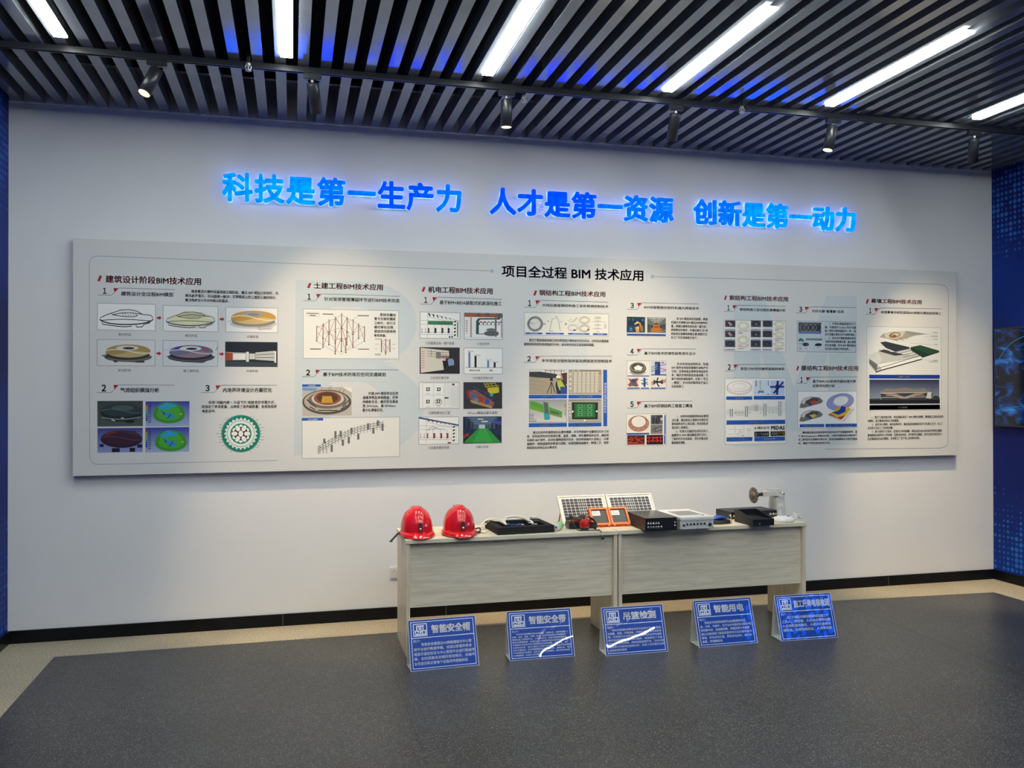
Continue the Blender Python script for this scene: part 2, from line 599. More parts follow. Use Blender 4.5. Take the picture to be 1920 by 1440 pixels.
def skirting(name, seg, joints, axis):
    o = None
    m = MB()
    for a, b in seg:
        if axis == 'x': m.box(a, -0.014, 0.0, b, -0.0005, 0.0864)
        else: m.box(axis[0], a, 0.0, axis[1], b, 0.0864)
    o = struct(m.build(name, M_BASE))
    if joints:
        j = MB()
        for x in joints: j.box(x - 0.002, -0.0135, 0.0, x + 0.002, -0.001, 0.086)
        j.build('joint', M_JOINT, o)
    return o
JX = [1.80, 3.0, 4.35, 6.0, 6.9]
xs = [0.0] + JX + [W]
skirting('baseboard_back', [(xs[i] + (0.002 if i else 0), xs[i + 1] - 0.002) for i in range(len(xs) - 1)], JX, 'x')
skirting('baseboard_left', [(REAR, -0.014)], [], (0.0005, 0.014))
skirting('baseboard_right', [(REAR, -0.014)], [], (W - 0.014, W - 0.0005))

# ------------------------------------------------------------------ LED strips between the slats
ORD = ['leftmost', 'second from left', 'third from left', 'fourth from left', 'fifth from left', 'rightmost']
def strip_proto():
    t = thing('ceiling_light', '', 'light', group='LED strips in the slat ceiling')
    MB().box(-0.035, -1.28, 0.0, 0.035, 0.0, 0.014, b=0.002).build('diffuser', M_STRIP, t)
    h = MB().box(-0.033, -1.278, 0.0142, 0.033, -0.002, 0.0158)
    h.build('housing', M_PALEST, t)
    return t
proto = strip_proto()
first = True
for row, y in enumerate((-1.285, -3.3, -5.5)):
    for i in range(6):
        o = proto if first else copy_tree(proto)
        first = False
        o.location = (0.625 + 1.209 * i, y, H - 0.016)
        if row == 0:
            o['label'] = 'glowing white LED strip light in the slat ceiling, %s of the row' % ORD[i]
        else:
            o['label'] = 'white LED strip light, %s row back in the slat ceiling, %s' % (['', 'second', 'third'][row], ORD[i])
            o['group'] = 'LED strips further back in the slat ceiling'

# ------------------------------------------------------------------ track and spotlights
TY, TZ = -1.125, 3.642
tr = thing('track_rail', 'long black lighting track running under the slat ceiling', 'track', (0, 0, 0))
m = MB()
m.box(0.25, TY - 0.017, TZ, W - 0.02, TY - 0.008, TZ + 0.034)
m.box(0.25, TY + 0.008, TZ, W - 0.02, TY + 0.017, TZ + 0.034)
m.box(0.25, TY - 0.008, TZ + 0.02, W - 0.02, TY + 0.008, TZ + 0.034)
m.build('rail', M_LAMP, tr)
m = MB().box(0.235, TY - 0.019, TZ - 0.002, 0.25, TY + 0.019, TZ + 0.036).build('end_cap', M_BLACK, tr)
for x in (0.9, 2.6, 4.9, 7.2): MB().cyl((x, TY, TZ + 0.034), (x, TY, H + 0.02), 0.006, 8).build('hanger', M_STEEL, tr)

def spotlight(x, aim, lit, label, on_power=0.0, angle=50, blend=0.5, dz=0.0):
    t = thing('track_spotlight', label, 'spotlight', (x, TY, TZ), 0, 'black spotlights on the track')
    MB().box(-0.055, -0.018, -0.036, 0.055, 0.018, -0.001, b=0.004).build('track_adapter', M_LAMP, t)
    d = (Vector(aim) - Vector((x, TY, TZ - 0.1))).normalized()
    q = d.to_track_quat('-Z', 'Y').to_matrix().to_4x4()
    piv = Vector((0.0, 0.0, -0.052))
    MB().cyl((0, 0, -0.036), (0, 0, -0.062), 0.009, 12).lathe([(0.0135, -0.006), (0.0135, 0.006)], 14, Matrix.Translation((0, 0, -0.05)) @ Matrix.Rotation(PI / 2, 4, 'Y')).build('swivel_joint', M_STEEL, t)
    L, R = 0.185, 0.037
    mt = Matrix.Translation(piv) @ q
    b = MB()
    b.lathe([(0.012, -0.004), (R - 0.003, -0.006), (R, -0.012), (R, -L), (R - 0.004, -L), (R - 0.006, -L + 0.03), (0.008, -L + 0.034)], 28, mt)
    b.build('lamp_body', M_LAMP, t)
    ln = MB().lathe([(0.003, -L + 0.0265), (R - 0.0055, -L + 0.014), (R - 0.0053, -L + 0.004), (R - 0.0045, -L + 0.001)], 24, mt) if lit else MB().lathe([(0.003, -L + 0.024), (R - 0.0065, -L + 0.022)], 24, mt)
    ln.build('lens', M_WARM if lit else M_STEEL, t)
    if on_power:
        l = bpy.data.lights.new('spot_beam', 'SPOT')
        l.energy = on_power
        l.color = (1.0, 0.75, 0.44)
        l.spot_size = math.radians(angle)
        l.spot_blend = blend
        l.shadow_soft_size = 0.02
        # wall-washer optics: the beam is strongest straight down and thins out towards the horizontal
        l.use_nodes = True
        nt = l.node_tree
        em = nt.nodes['Emission']
        tc = node(nt, 'ShaderNodeTexCoord')
        dt = node(nt, 'ShaderNodeVectorMath', operation='DOT_PRODUCT')
        nt.links.new(tc.outputs['Normal'], dt.inputs[0])
        dt.inputs[1].default_value = q.to_3x3().inverted() @ Vector((0, 0, -1))
        ab = node(nt, 'ShaderNodeMath', operation='ABSOLUTE')
        nt.links.new(dt.outputs['Value'], ab.inputs[0])
        pw = node(nt, 'ShaderNodeMath', operation='POWER')
        pw.inputs[1].default_value = 5.0
        nt.links.new(ab.outputs[0], pw.inputs[0])
        nt.links.new(pw.outputs[0], em.inputs['Strength'])
        lo = bpy.data.objects.new('spot_beam', l)
        COL.objects.link(lo)
        lo.parent = t
        lo.matrix_local = Matrix.Translation(piv + d * (L + 0.006)) @ q
    return t
spotlight(1.10, (0.75, -1.45, 2.6), True, 'black track spotlight tilted to the left with its warm lens glowing, leftmost on the track', 30, 50)
spotlight(1.985, (2.32, -0.06, 1.6), True, 'black track spotlight above the start of the blue lettering, second from left on the track', SPOT_POWER, 64, 0.5)
spotlight(3.205, (3.18, -1.05, 0.0), True, 'black track spotlight with a bright lower rim, third from left on the track', 40, 50)
spotlight(4.385, (4.50, -0.06, 1.6), True, 'black track spotlight hanging straight near the middle strip lights, fourth from left on the track', SPOT_POWER, 65, 0.6)
spotlight(5.60, (5.2, -1.15, 2.0), True, 'black track spotlight leaning left with a small bright tip, fifth from left on the track', 30, 50)
spotlight(6.80, (7.55, -0.06, 1.2), True, 'black track spotlight leaning right beside the blue wall, rightmost on the track', SPOT_POWER * 1.3, 60, 0.6)

def sprinkler(x, y, label):
    t = thing('sprinkler_head', label, 'sprinkler', (x, y, 3.6), 0, 'sprinkler heads below the slats')
    MB().cyl((0, 0, 0.045), (0, 0, 0.2), 0.011, 12).build('pipe', M_LAMP, t)
    MB().cyl((0, 0, 0.03), (0, 0, 0.046), 0.014, 6).tube([(-0.012, 0, 0.032), (-0.017, 0, 0.018), (-0.006, 0, 0.004)], 0.003, 6).tube([(0.012, 0, 0.032), (0.017, 0, 0.018), (0.006, 0, 0.004)], 0.003, 6).cyl((0, 0, 0.004), (0, 0, 0.03), 0.004, 8).build('frame', M_STEEL, t)
    MB().lathe([(0.019, 0.0), (0.019, 0.003)], 16).build('deflector', M_STEEL, t)
sprinkler(1.615, -1.2, 'steel sprinkler head between the first and second track spotlights')
sprinkler(3.34, -1.06, 'steel sprinkler head just right of the third track spotlight')
sprinkler(4.84, -1.2, 'steel sprinkler head between the fourth and fifth track spotlights')

# ------------------------------------------------------------------ lit wall lettering
def letter_mats():
    out = []
    for nm, face in (('azure', (0.0, 0.085, 1.0)), ('royal', (0.0, 0.046, 1.0)), ('deep', (0.0, 0.022, 0.95))):
        out.append((emat('letter_face_' + nm, face, LETTER_FACE * 4.0, 0.35, 18.0)))
    return out
LF = letter_mats()
LR = emat('letter_rim_glow', (0.36, 0.68, 1.0), LETTER_RIM * 1.1, 0.5, 14.0)
M_LB = mat('letter_back', (0.05, 0.2, 0.6), 0.4)
PHR = [('科技是第一生产力', 1.378, 3.134, 'left phrase', [0, 0, 0, 1, 1, 2, 2, 1]), ('人才是第一资源', 3.334, 4.875, 'middle phrase', [2, 2, 2, 2, 1, 1, 1]), ('创新是第一动力', 5.048, 6.585, 'right phrase', [1, 1, 0, 0, 0, 0, 0])]
NTH = ['first', 'second', 'third', 'fourth', 'fifth', 'sixth', 'seventh', 'eighth']
for txt, x0, x1, ph, cols in PHR:
    adv = (x1 - x0) / len(txt)
    for i, ch in enumerate(txt):
        t = thing('sign_letter', 'glowing blue wall character %s, %s of the %s' % (ch, NTH[i], ph), 'letter', (x0 + adv * (i + 0.5), 0, 3.166), 0, 'lit blue characters on the white wall')
        size = 0.2135
        vs, fs = letter_solid(ch, size, 0.029, 0.022)
        MB().add([(a, b - 0.035, c) for a, b, c in vs], fs).build('letter_face', LF[cols[i]], t)
        vs, fs = letter_solid(ch, size, 0.043, 0.020)
        MB().add([(a, b - 0.0135, c) for a, b, c in vs], fs).build('letter_rim', LR, t)

# ------------------------------------------------------------------ television on the right wall
tv = thing('television', 'wide black framed television showing a dark blue picture on the blue wall', 'television', (W, -0.84, 1.38))
MB().box(-0.05, -0.77, 0.0, -0.012, 0.77, 0.875, b=0.004).build('frame', M_BLACK, tv)
def tv_mat():
    m, nt, b = new_mat('television_picture')
    tc = node(nt, 'ShaderNodeTexCoord')
    mp = node(nt, 'ShaderNodeMapping'); mp.inputs['Scale'].default_value = (1, 3.0, 6.0)
    nt.links.new(tc.outputs['Object'], mp.inputs['Vector'])
    n = node(nt, 'ShaderNodeTexNoise', Scale=1.7, Detail=6.0, Roughness=0.62, Distortion=1.0)
    nt.links.new(mp.outputs['Vector'], n.inputs['Vector'])
    r = node(nt, 'ShaderNodeValToRGB')
    e = r.color_ramp.elements
    e[0].position, e[0].color = 0.45, hexc('#020814')
    e[1].position, e[1].color = 0.8, hexc('#2f9be8')
    x = r.color_ramp.elements.new(0.56); x.color = hexc('#06306e')
    nt.links.new(n.outputs['Fac'], r.inputs['Fac'])
    b.inputs['Base Color'].default_value = (0.004, 0.005, 0.008, 1)
    b.inputs['Roughness'].default_value = 0.12
    nt.links.new(r.outputs['Color'], b.inputs['Emission Color'])
    b.inputs['Emission Strength'].default_value = 0.8
    return m
MB().box(-0.0518, -0.757, 0.016, -0.0504, 0.757, 0.861).build('screen', tv_mat(), tv)
a = MB()
a.tube([(-0.0525, 0.74, 0.56), (-0.0525, 0.62, 0.70), (-0.0525, 0.45, 0.78), (-0.0525, 0.1, 0.82)], 0.0025, 6)
a.tube([(-0.0525, 0.72, 0.135), (-0.0525, 0.66, 0.165), (-0.0525, 0.4, 0.185), (-0.0525, 0.0, 0.18)], 0.0025, 6)
a.build('picture_streak', emat('streak_glow', (0.06, 0.34, 0.7), 0.5), tv)
MB().box(-0.012, -0.25, 0.25, -0.0006, 0.25, 0.6).build('wall_bracket', M_LAMP, tv)

# ------------------------------------------------------------------ unseen lights added behind the viewer for their reflections in the floor signs
def reflection_tube(pts, label):  # added tube, bent to give the white curves reflected in the signs
    t = thing('reflection_tube', label, 'light', pts[0], 0, 'added unseen LED tubes behind the viewer')
    b = Vector(pts[0])
    MB().tube([Vector(p) - b for p in pts], 0.016, 8, 4).build('tube', M_STRIP, t)
    for k in (1, len(pts) - 2):
        p = Vector(pts[k]) - b
        MB().cyl((p.x, p.y, p.z + 0.03), (p.x, p.y, H + 0.05 - b.z), 0.004, 8).build('hanger', M_STEEL, t)
    return t
reflection_tube([(5.91, -11.5, 3.5), (5.90, -11.3, 3.5), (5.92, -11.02, 3.5), (6.04, -10.7, 3.5), (6.2, -10.5, 3.5), (6.36, -10.3, 3.5)], 'added unseen curved white LED tube under the ceiling far behind the viewer')
reflection_tube([(7.16, -11.0, 3.5), (7.26, -11.12, 3.5), (7.43, -10.9, 3.5), (7.63, -10.6, 3.5), (7.78, -10.37, 3.5), (7.90, -10.17, 3.5)], 'added unseen hooked white LED tube behind the viewer by the right wall')
bp_ = thing('reflection_panel', 'added unseen panel of glowing blue cells on the right wall behind the viewer', 'light', (W, -5.95, 1.3))  # added unseen panel, laid out for the blue reflections in the right-hand signs
MB().box(-0.03, -0.95, 0.0, -0.001, 0.85, 1.15).build('backing', M_BLACK, bp_)
rr = random.Random(5)
lc = MB()
for c_ in range(9):
    if c_ in (4,): continue
    y_ = 0.72 - 0.185 * c_ if c_ < 4 else 0.80 - 0.205 * c_
    for r_ in range(9):
        if rr.random() < 0.16: continue
        a_ = rr.uniform(-0.012, 0.012)
        lc.box(-0.036, y_ - 0.055 + a_, 0.05 + 0.118 * r_, -0.0302, y_ + 0.055 + a_, 0.05 + 0.118 * r_ + rr.uniform(0.06, 0.10))
lc.build('light_cells', emat('cell_glow', (0.0, 0.12, 1.0), 9.0, 0.4, 6.0), bp_)

# ------------------------------------------------------------------ wall outlet
ou = thing('wall_outlet', 'white square power socket on the wall beside the left desk', 'socket', (2.622, 0, 0.341))
MB().box(-0.045, -0.010, -0.045, 0.045, -0.0005, 0.045, b=0.002).build('cover_plate', M_WHITEP, ou)
MB().box(-0.036, -0.0125, -0.036, 0.036, -0.0095, 0.036, b=0.001).build('socket_insert', mat('socket_white', (0.68, 0.68, 0.66), 0.4), ou)
m = MB()
for (x, z, w, h) in ((-0.012, 0.017, 0.005, 0.0016), (0.012, 0.017, 0.005, 0.0016), (0, -0.004, 0.0016, 0.005)): m.box(x - w, -0.0132, z - h, x + w, -0.0124, z + h)
for s in (-1, 1): m.box(s * 0.011 - 0.004, -0.0132, -0.0225, s * 0.011 + 0.004, -0.0124, -0.0195, Matrix.Translation((s * 0.0, 0, 0)))
m.build('socket_slot', M_BLACK, ou)

# ------------------------------------------------------------------ desks
D0, DY0, DY1, DZ = 2.569, -0.987, -0.492, 0.752
def desk(x, label):
    t = thing('desk', label, 'desk', (x, DY0, 0.003), 0, 'pale wood desks standing end to end')
    L = 1.4475
    z1 = DZ - 0.003
    MB().box(0.001, -0.004, z1 - 0.025, L - 0.001, 0.498, z1, b=0.0015).build('tabletop', M_WOOD, t)
    for a in (0.004, L - 0.029):
        MB().box(a, 0.004, 0.0, a + 0.025, 0.485, z1 - 0.0252, b=0.001).build('side_panel', M_WOODV, t)
    MB().box(0.0294, 0.034, 0.307, L - 0.0294, 0.05, z1 - 0.0252).build('modesty_panel', M_WOOD, t)
    return t
desk(D0, 'pale ash desk under the red helmets, left of the two')
desk(D0 + 1.448, 'pale ash desk under the black and white boxes, right of the two')
# ------------------------------------------------------------------ things on the desks
TT = DZ + 0.0002

def helmet(x, y, rz, label, strap_side):
    t = thing('safety_helmet', label, 'helmet', (x, y, TT), rz, 'red safety helmets')
    # shell: front faces -Y
    vs, fs = [], []
    NA, NE = 48, 16
    def shell(a, e):
        """a around (0 = front), e from rim 0 to crown 1"""
        ph = e * PI / 2
        c = math.cos(ph) ** 0.78
        rx, ry, hz = 0.106, 0.128, 0.150
        xx = rx * math.sin(a) * c
        yy = -ry * math.cos(a) * c
        zz = 0.036 + hz * math.sin(ph) ** 0.92
        up = math.sin(ph)
        rid = 0.0
        ax = abs(xx)
        if ax < 0.030: rid = 0.011
        elif ax < 0.036: rid = 0.011 * (0.036 - ax) / 0.006
        elif ax > 0.058 and ax < 0.063: rid = -0.002
        rid *= min(1.0, max(0.0, (up - 0.45) / 0.3))
        return (xx, yy, zz + rid)
    for j in range(NE):
        for i in range(NA):
            vs.append(shell(2 * PI * i / NA, j / NE))
    vs.append(shell(0, 1.0))
    for j in range(NE - 1):
        for i in range(NA):
            fs.append((j * NA + i, j * NA + (i + 1) % NA, (j + 1) * NA + (i + 1) % NA, (j + 1) * NA + i))
    for i in range(NA): fs.append(((NE - 1) * NA + i, (NE - 1) * NA + (i + 1) % NA, len(vs) - 1))
    m = MB(); m.sm = True
    m.add(vs, fs)
    m.build('shell', M_RED, t)
    # brim with a longer peak at the front
    vs, fs = [], []
    prof = [(0.0, 0.040), (0.6, 0.030), (1.0, 0.016), (1.02, 0.011), (0.6, 0.022), (0.0, 0.030)]
    for (w, z) in prof:
        for i in range(NA):
            a = 2 * PI * i / NA
            fr = max(0.0, math.cos(a)) ** 2
            out = 0.014 + 0.034 * fr
            rx, ry = 0.1045 + w * (out if abs(math.sin(a)) < 0.5 else 0.014 + 0.01 * fr), 0.1265 + w * out
            dz = -0.010 * fr * w
            vs.append((rx * math.sin(a), -ry * math.cos(a), z + dz))
    n = len(prof)
    for j in range(n):
        for i in range(NA):
            fs.append((j * NA + i, j * NA + (i + 1) % NA, ((j + 1) % n) * NA + (i + 1) % NA, ((j + 1) % n) * NA + i))
    m = MB(); m.sm = True
    m.add(vs, fs); m.build('brim', M_RED, t)
    # head lamp on the forehead
    mt = Matrix.Translation((0, -0.124, 0.074)) @ Matrix.Rotation(-0.16, 4, 'X')
    pts = [(0.012 * math.cos(k * PI / 8) , (0.0145 if k <= 8 else -0.0145) + 0.012 * math.sin(k * PI / 8)) for k in range(17)]
    m = MB(); m.prism(pts, 'y', -0.012, 0.012, mt)
    hl = m.build('head_lamp', M_BLACK, t)
    MB().lathe([(0.0085, 0), (0.008, 0.003), (0.004, 0.0045)], 18, mt @ Matrix.Translation((0, -0.012, -0.0145)) @ Matrix.Rotation(PI / 2, 4, 'X')).build('lamp_lens', M_STEEL, hl)
    # small round badge print
    bd = MB()
    for k in range(5):
        bx, bz = 0.040 + 0.004 * math.cos(k * 1.256), 0.082 + 0.006 * math.sin(k * 1.256)
        p = shell(math.asin(min(0.99, bx / 0.106)), 0.0)
        bd.box(bx - 0.002, -0.128 * math.sqrt(1 - (bx / 0.112) ** 2) - 0.001, bz - 0.0025, bx + 0.002, -0.128 * math.sqrt(1 - (bx / 0.112) ** 2) + 0.006, bz + 0.0025)
    bd.build('badge', M_WHITEP, t)
    # chin strap hanging out at the side
    s = strap_side
    st = MB()
    if s < 0:
        path = [(-0.100, 0.01, 0.030), (-0.122, -0.004, 0.022), (-0.137, -0.010, 0.012), (-0.150, -0.030, 0.004), (-0.168, -0.036, -0.012), (-0.176, -0.034, -0.018)]
        st.tube(path, 0.006, 6)
        st.tube([(-0.122, 0.01, 0.020), (-0.136, 0.0, 0.004), (-0.150, -0.012, 0.003)], 0.005, 6)
        st.box(-0.186, -0.045, -0.026, -0.166, -0.031, -0.018, b=0.002)
    else:
        st.tube([(0.104, 0.02, 0.028), (0.124, 0.014, 0.030), (0.142, 0.008, 0.034), (0.147, 0.002, 0.02), (0.135, -0.008, 0.008), (0.118, 0.0, 0.006)], 0.0055, 6)
        st.box(0.128, -0.014, 0.002, 0.146, -0.002, 0.012, b=0.002)
    st.build('chin_strap', mat('strap_blue', (0.01, 0.018, 0.06), 0.6) if s < 0 else M_BLACK, t)
    return t
helmet(2.662, -0.830, 0.05, 'red hard hat at the left end of the desk, dark blue strap hanging out', -1)
helmet(2.942, -0.845, 0.02, 'red hard hat nearest the black foam tray, black strap loop on its right', 1)

# --- foam tray with harness parts
tr_ = thing('foam_tray', 'shallow black foam tray holding blue and white safety harness parts', 'tray', (3.185, -0.955, TT), 0.055)
LX, LY, LZ = 0.395, 0.325, 0.048
M_FOAM = mat('black_foam', (0.02, 0.02, 0.021), 0.85, spec=0.2, bump=0.5, bscale=500)
m = MB()
m.box(0, 0, 0, LX, LY, 0.022)
m.box(0, 0, 0.022, LX, 0.04, LZ); m.box(0, LY - 0.035, 0.022, LX, LY, LZ)
m.box(0, 0.04, 0.022, 0.045, LY - 0.035, LZ); m.box(LX - 0.045, 0.04, 0.022, LX, LY - 0.035, LZ)
m.box(0.12, 0.16, 0.022, 0.132, LY - 0.035, LZ); m.box(0.045, 0.155, 0.022, 0.12, 0.167, LZ); m.box(0.265, 0.15, 0.022, 0.277, LY - 0.035, LZ)
m.build('foam_body', M_FOAM, tr_)
def trayp(p):
    return Matrix.Translation((3.185, -0.955, TT)) @ Matrix.Rotation(0.055, 4, 'Z') @ Vector(p)
hk = thing('safety_harness', 'blue harness straps with small steel buckles lying in the foam tray', 'harness', tuple(trayp((0.16, 0.09, 0.0225))), 0.055)
m = MB()
for k, (x, y, r) in enumerate(((0.0, 0.0, 0.3), (0.045, 0.012, -0.4), (0.09, -0.005, 0.2), (0.02, 0.04, 0.7), (-0.045, 0.02, -0.2))):
    m.box(-0.034, -0.010, 0.0 + 0.006 * k, 0.034, 0.010, 0.0055 + 0.006 * k, Matrix.Translation((x, y, 0)) @ Matrix.Rotation(r, 4, 'Z') @ Matrix.Rotation(0.12 if k % 2 else -0.0, 4, 'X'), b=0.0015)
m.build('webbing', mat('harness_blue', (0.02, 0.07, 0.30), 0.7, bump=0.4), hk)
m = MB()
for x, y, z in ((-0.07, 0.015, 0.028), (0.03, -0.03, 0.03), (0.10, 0.03, 0.03), (0.13, -0.01, 0.026)):
    m.tube([(x - 0.012, y, z), (x, y + 0.008, z), (x + 0.012, y, z), (x, y - 0.008, z), (x - 0.012, y, z)], 0.0028, 6)
m.build('buckle', M_STEEL, hk)
for (x, y, w, d, r, lab) in ((0.055, 0.215, 0.035, 0.022, 0.1, 'small black sensor block in the back left corner of the foam tray'),
                             (0.20, 0.255, 0.115, 0.026, 0.0, 'long black sensor block lying along the back edge of the foam tray'),
                             (0.312, 0.190, 0.062, 0.026, -0.35, 'black sensor block lying slantwise at the right of the foam tray')):
    p = trayp((x, y, 0.0225))
    o = MB().box(-w / 2, -d / 2, 0, w / 2, d / 2, 0.034, b=0.003).build('sensor_block', M_BLACK, None, p, (0, 0, r + 0.055))
    tag(o, lab, 'sensor', 'black sensors in the foam tray')
cb = MB()
path = [(0.01, 0.05, 0.049), (-0.055, 0.10, 0.004), (-0.10, 0.15, 0.005), (-0.07, 0.235, 0.012), (0.0, 0.27, 0.056), (0.06, 0.215, 0.054), (0.105, 0.19, 0.056), (0.13, 0.27, 0.060), (0.2, 0.30, 0.066), (0.262, 0.255, 0.057), (0.268, 0.19, 0.055), (0.31, 0.285, 0.055), (0.37, 0.305, 0.053)]
path = [(x, y, z + (0.006 if z > 0.05 else 0.0025)) for x, y, z in path[1:]]
cb.tube(path, 0.0055, 8)
cb.tube([(p[0] + 0.012 + 0.004 * math.sin(i * 2.0), p[1] + 0.012, p[2] + (0.002 if p[2] < 0.03 else 0.006)) for i, p in enumerate(path)], 0.005, 8)
cb.tube([(-0.09, 0.12, 0.006), (-0.115, 0.165, 0.006), (-0.085, 0.225, 0.008), (-0.02, 0.262, 0.03), (0.02, 0.285, 0.055)], 0.005, 8)
o = cb.build('white_cable', mat('cable_cream', (0.72, 0.68, 0.58), 0.5), None, (3.185, -0.955, TT), (0, 0, 0.055))
tag(o, 'loose white twin cable draped over the back of the foam tray', 'cable')
cb = MB()
cb.tube([(0.075, 0.172, 0.060), (0.08, 0.14, 0.061), (0.082, 0.115, 0.056), (0.085, 0.105, 0.050)], 0.011, 8)
cb.tube([(0.265, 0.19, 0.064), (0.275, 0.16, 0.058), (0.28, 0.125, 0.05), (0.279, 0.11, 0.045)], 0.010, 8)
o = cb.build('carabiner_rope', mat('rope_white', (0.7, 0.68, 0.62), 0.7, bump=0.5), None, (3.185, -0.955, TT), (0, 0, 0.055))
tag(o, 'short white rope ends hanging into the foam tray', 'rope')

# --- green roll
gr = thing('strap_roll', 'pale green rolled strap with a white end lying by the foam tray', 'roll', (3.635, -0.845, TT + 0.0265), 0)
m = MB()
q = Matrix.Rotation(-0.55, 4, 'Z') @ Matrix.Rotation(PI / 2, 4, 'X')
m.lathe([(0.020, -0.055), (0.0245, -0.052), (0.026, 0.05), (0.022, 0.052), (0.014, 0.050), (0.012, 0.02)], 20, q)
m.build('green_sleeve', mat('sleeve_green', (0.30, 0.66, 0.32), 0.45), gr)
m = MB()
for k in range(3):
    pts = []
    for i in range(17):
        a = 2 * PI * i / 16
        r = 0.0225 - 0.006 * k
        pts.append(q @ Vector((r * math.cos(a), r * math.sin(a), 0.056 + 0.004 * k)))
    m.tube(pts, 0.0042, 6, 1)
m.build('white_cord', M_WHITEP, gr)

# --- solar panels
M_CELL = mat('solar_cell', (0.012, 0.014, 0.032), 0.28, spec=0.3, var=0.2)
M_GRID = mat('solar_grid', (0.60, 0.60, 0.58), 0.45)
M_ALU = mat('panel_frame_aluminium', (0.52, 0.52, 0.48), 0.45, metal=0.2)
M_RUST = mat('prop_orange_brown', (0.45, 0.10, 0.06), 0.5)
def solar(x, label):
    w, h = 0.358, 0.232
    t = thing('solar_panel', label, 'solar panel', (x, -0.672, TT + 0.0075), 0, 'small solar panels leaning on the desk')
    q = Matrix.Rotation(math.radians(-37.5), 4, 'X')   # leans back
    fr = MB()
    fr.box(0, 0, 0, w, 0.012, 0.010, q); fr.box(0, 0, h - 0.010, w, 0.012, h, q)
    fr.box(0, 0, 0.010, 0.010, 0.012, h - 0.010, q); fr.box(w - 0.010, 0, 0.010, w, 0.012, h - 0.010, q)
    fr.build('frame', M_ALU, t)
    MB().box(0.010, 0.004, 0.010, w - 0.010, 0.008, h - 0.010, q).build('backing_sheet', M_GRID, t)
    c = MB()
    nx, ny = 10, 8
    px = (w - 0.05) / nx; pz = (h - 0.045) / ny
    for i in range(nx):
        for j in range(ny):
            x0 = 0.025 + i * px; z0 = 0.020 + j * pz
            if i == nx // 2 - 1 or i == nx // 2:
                c.box(x0 + 0.002, 0.0028, z0 + 0.002, x0 + px * 0.42, 0.0041, z0 + pz - 0.002, q)
                c.box(x0 + px * 0.52, 0.0028, z0 + 0.002, x0 + px - 0.002, 0.0041, z0 + pz - 0.002, q)
            else:
                c.box(x0 + 0.002, 0.0028, z0 + 0.002, x0 + px - 0.002, 0.0041, z0 + pz - 0.002, q)
    c.build('solar_cells', M_CELL, t)
    for k in (0.02, w - 0.02):
        a = q @ Vector((k, 0.0125, h * 0.62))
        MB().cyl((a.x, a.y, a.z), (a.x, 0.165, -0.005), 0.005, 8).build('prop_leg', M_RUST, t)
    return t
solar(3.724, 'white framed solar panel behind the red beacon, left one of the pair')
solar(4.094, 'white framed solar panel behind the black knob box, right one of the pair')

# --- orange power boxes leaning back
def power_box(x, label):
    t = thing('power_box', label, 'box', (x, -0.822, TT + 0.0185), 0, 'orange framed boxes leaning on the solar panels')
    q = Matrix.Rotation(math.radians(-40), 4, 'X')
    w, h = 0.139, 0.141
    b = MB()
    b.box(0.004, 0.010, 0.004, w - 0.004, 0.034, h - 0.004, q)
    b.build('case', M_BLACK, t)
    b = MB()
    b.box(0, 0, 0, 0.014, 0.030, h, q); b.box(w - 0.014, 0, 0, w, 0.030, h, q)
    b.box(0.014, 0, h - 0.014, w - 0.014, 0.030, h, q); b.box(0.014, 0, 0, w - 0.014, 0.030, 0.014, q)
    b.build('bumper_frame', M_ORANGE, t)
    MB().box(0.018, 0.0075, 0.018, w - 0.018, 0.0095, h - 0.018, q).build('cover', mat('cover_black', (0.02, 0.02, 0.022), 0.35), t)
    st = MB().box(0.018, 0.0062, h - 0.062, 0.078, 0.0074, h - 0.024, q).build('sticker', M_WHITEP, t)
    g = MB()
    for r_, row in enumerate(((0.026, 0.034, 0.042, 0.050, 0.060), (0.030, 0.037, 0.045, 0.055, 0.062))):
        for c_ in row: g.box(c_, 0.0058, h - 0.036 - 0.014 * r_, c_ + 0.0045, 0.0063, h - 0.030 - 0.014 * r_, q)
    g.build('sticker_print', M_BLACK, st)
    f = MB()
    for k in (0.012, w - 0.026): f.box(k, 0.002, -0.009, k + 0.014, 0.016, 0.0, q)
    for k in (0.045, 0.065, 0.09): f.cyl(q @ Vector((k, 0.015, 0)), q @ Vector((k, 0.015, -0.009)), 0.005, 10)
    f.build('foot', M_ORANGE, t)
    return t
power_box(3.893, 'orange framed black box with white sticker, left of two leaning on the solar panels')
power_box(4.0365, 'orange framed black box with white sticker, right of two, beside the black knob box')

# --- black tool case, cable tangle and red beacon
kt = thing('detector_case', 'flat black instrument case with an orange top under the cable tangle', 'case', (3.715, -0.845, TT), -0.03)
MB().box(0, 0, 0, 0.185, 0.115, 0.042, b=0.006).build('case_body', M_BLACK, kt)
MB().box(0.03, 0.03, 0.0422, 0.105, 0.10, 0.060, b=0.004).build('orange_top', M_ORANGE, kt)
MB().box(0.135, 0.04, 0.0422, 0.165, 0.10, 0.055, b=0.004).build('orange_button', M_ORANGE, kt)
cb = MB()
random.seed(11)
for k in range(4):
    y = -0.88 + 0.03 * k
    cb.tube([(3.70 + 0.02 * k, y + 0.06, TT + 0.066), (3.74, y + 0.02, TT + 0.074 + 0.004 * k), (3.79, y, TT + 0.070), (3.84, y + 0.03, TT + 0.082), (3.872, y - 0.01, TT + 0.072), (3.884, -0.885 - 0.012 * k, TT + 0.045), (3.872, -0.90 - 0.010 * k, TT + 0.0075)], 0.0055, 8)
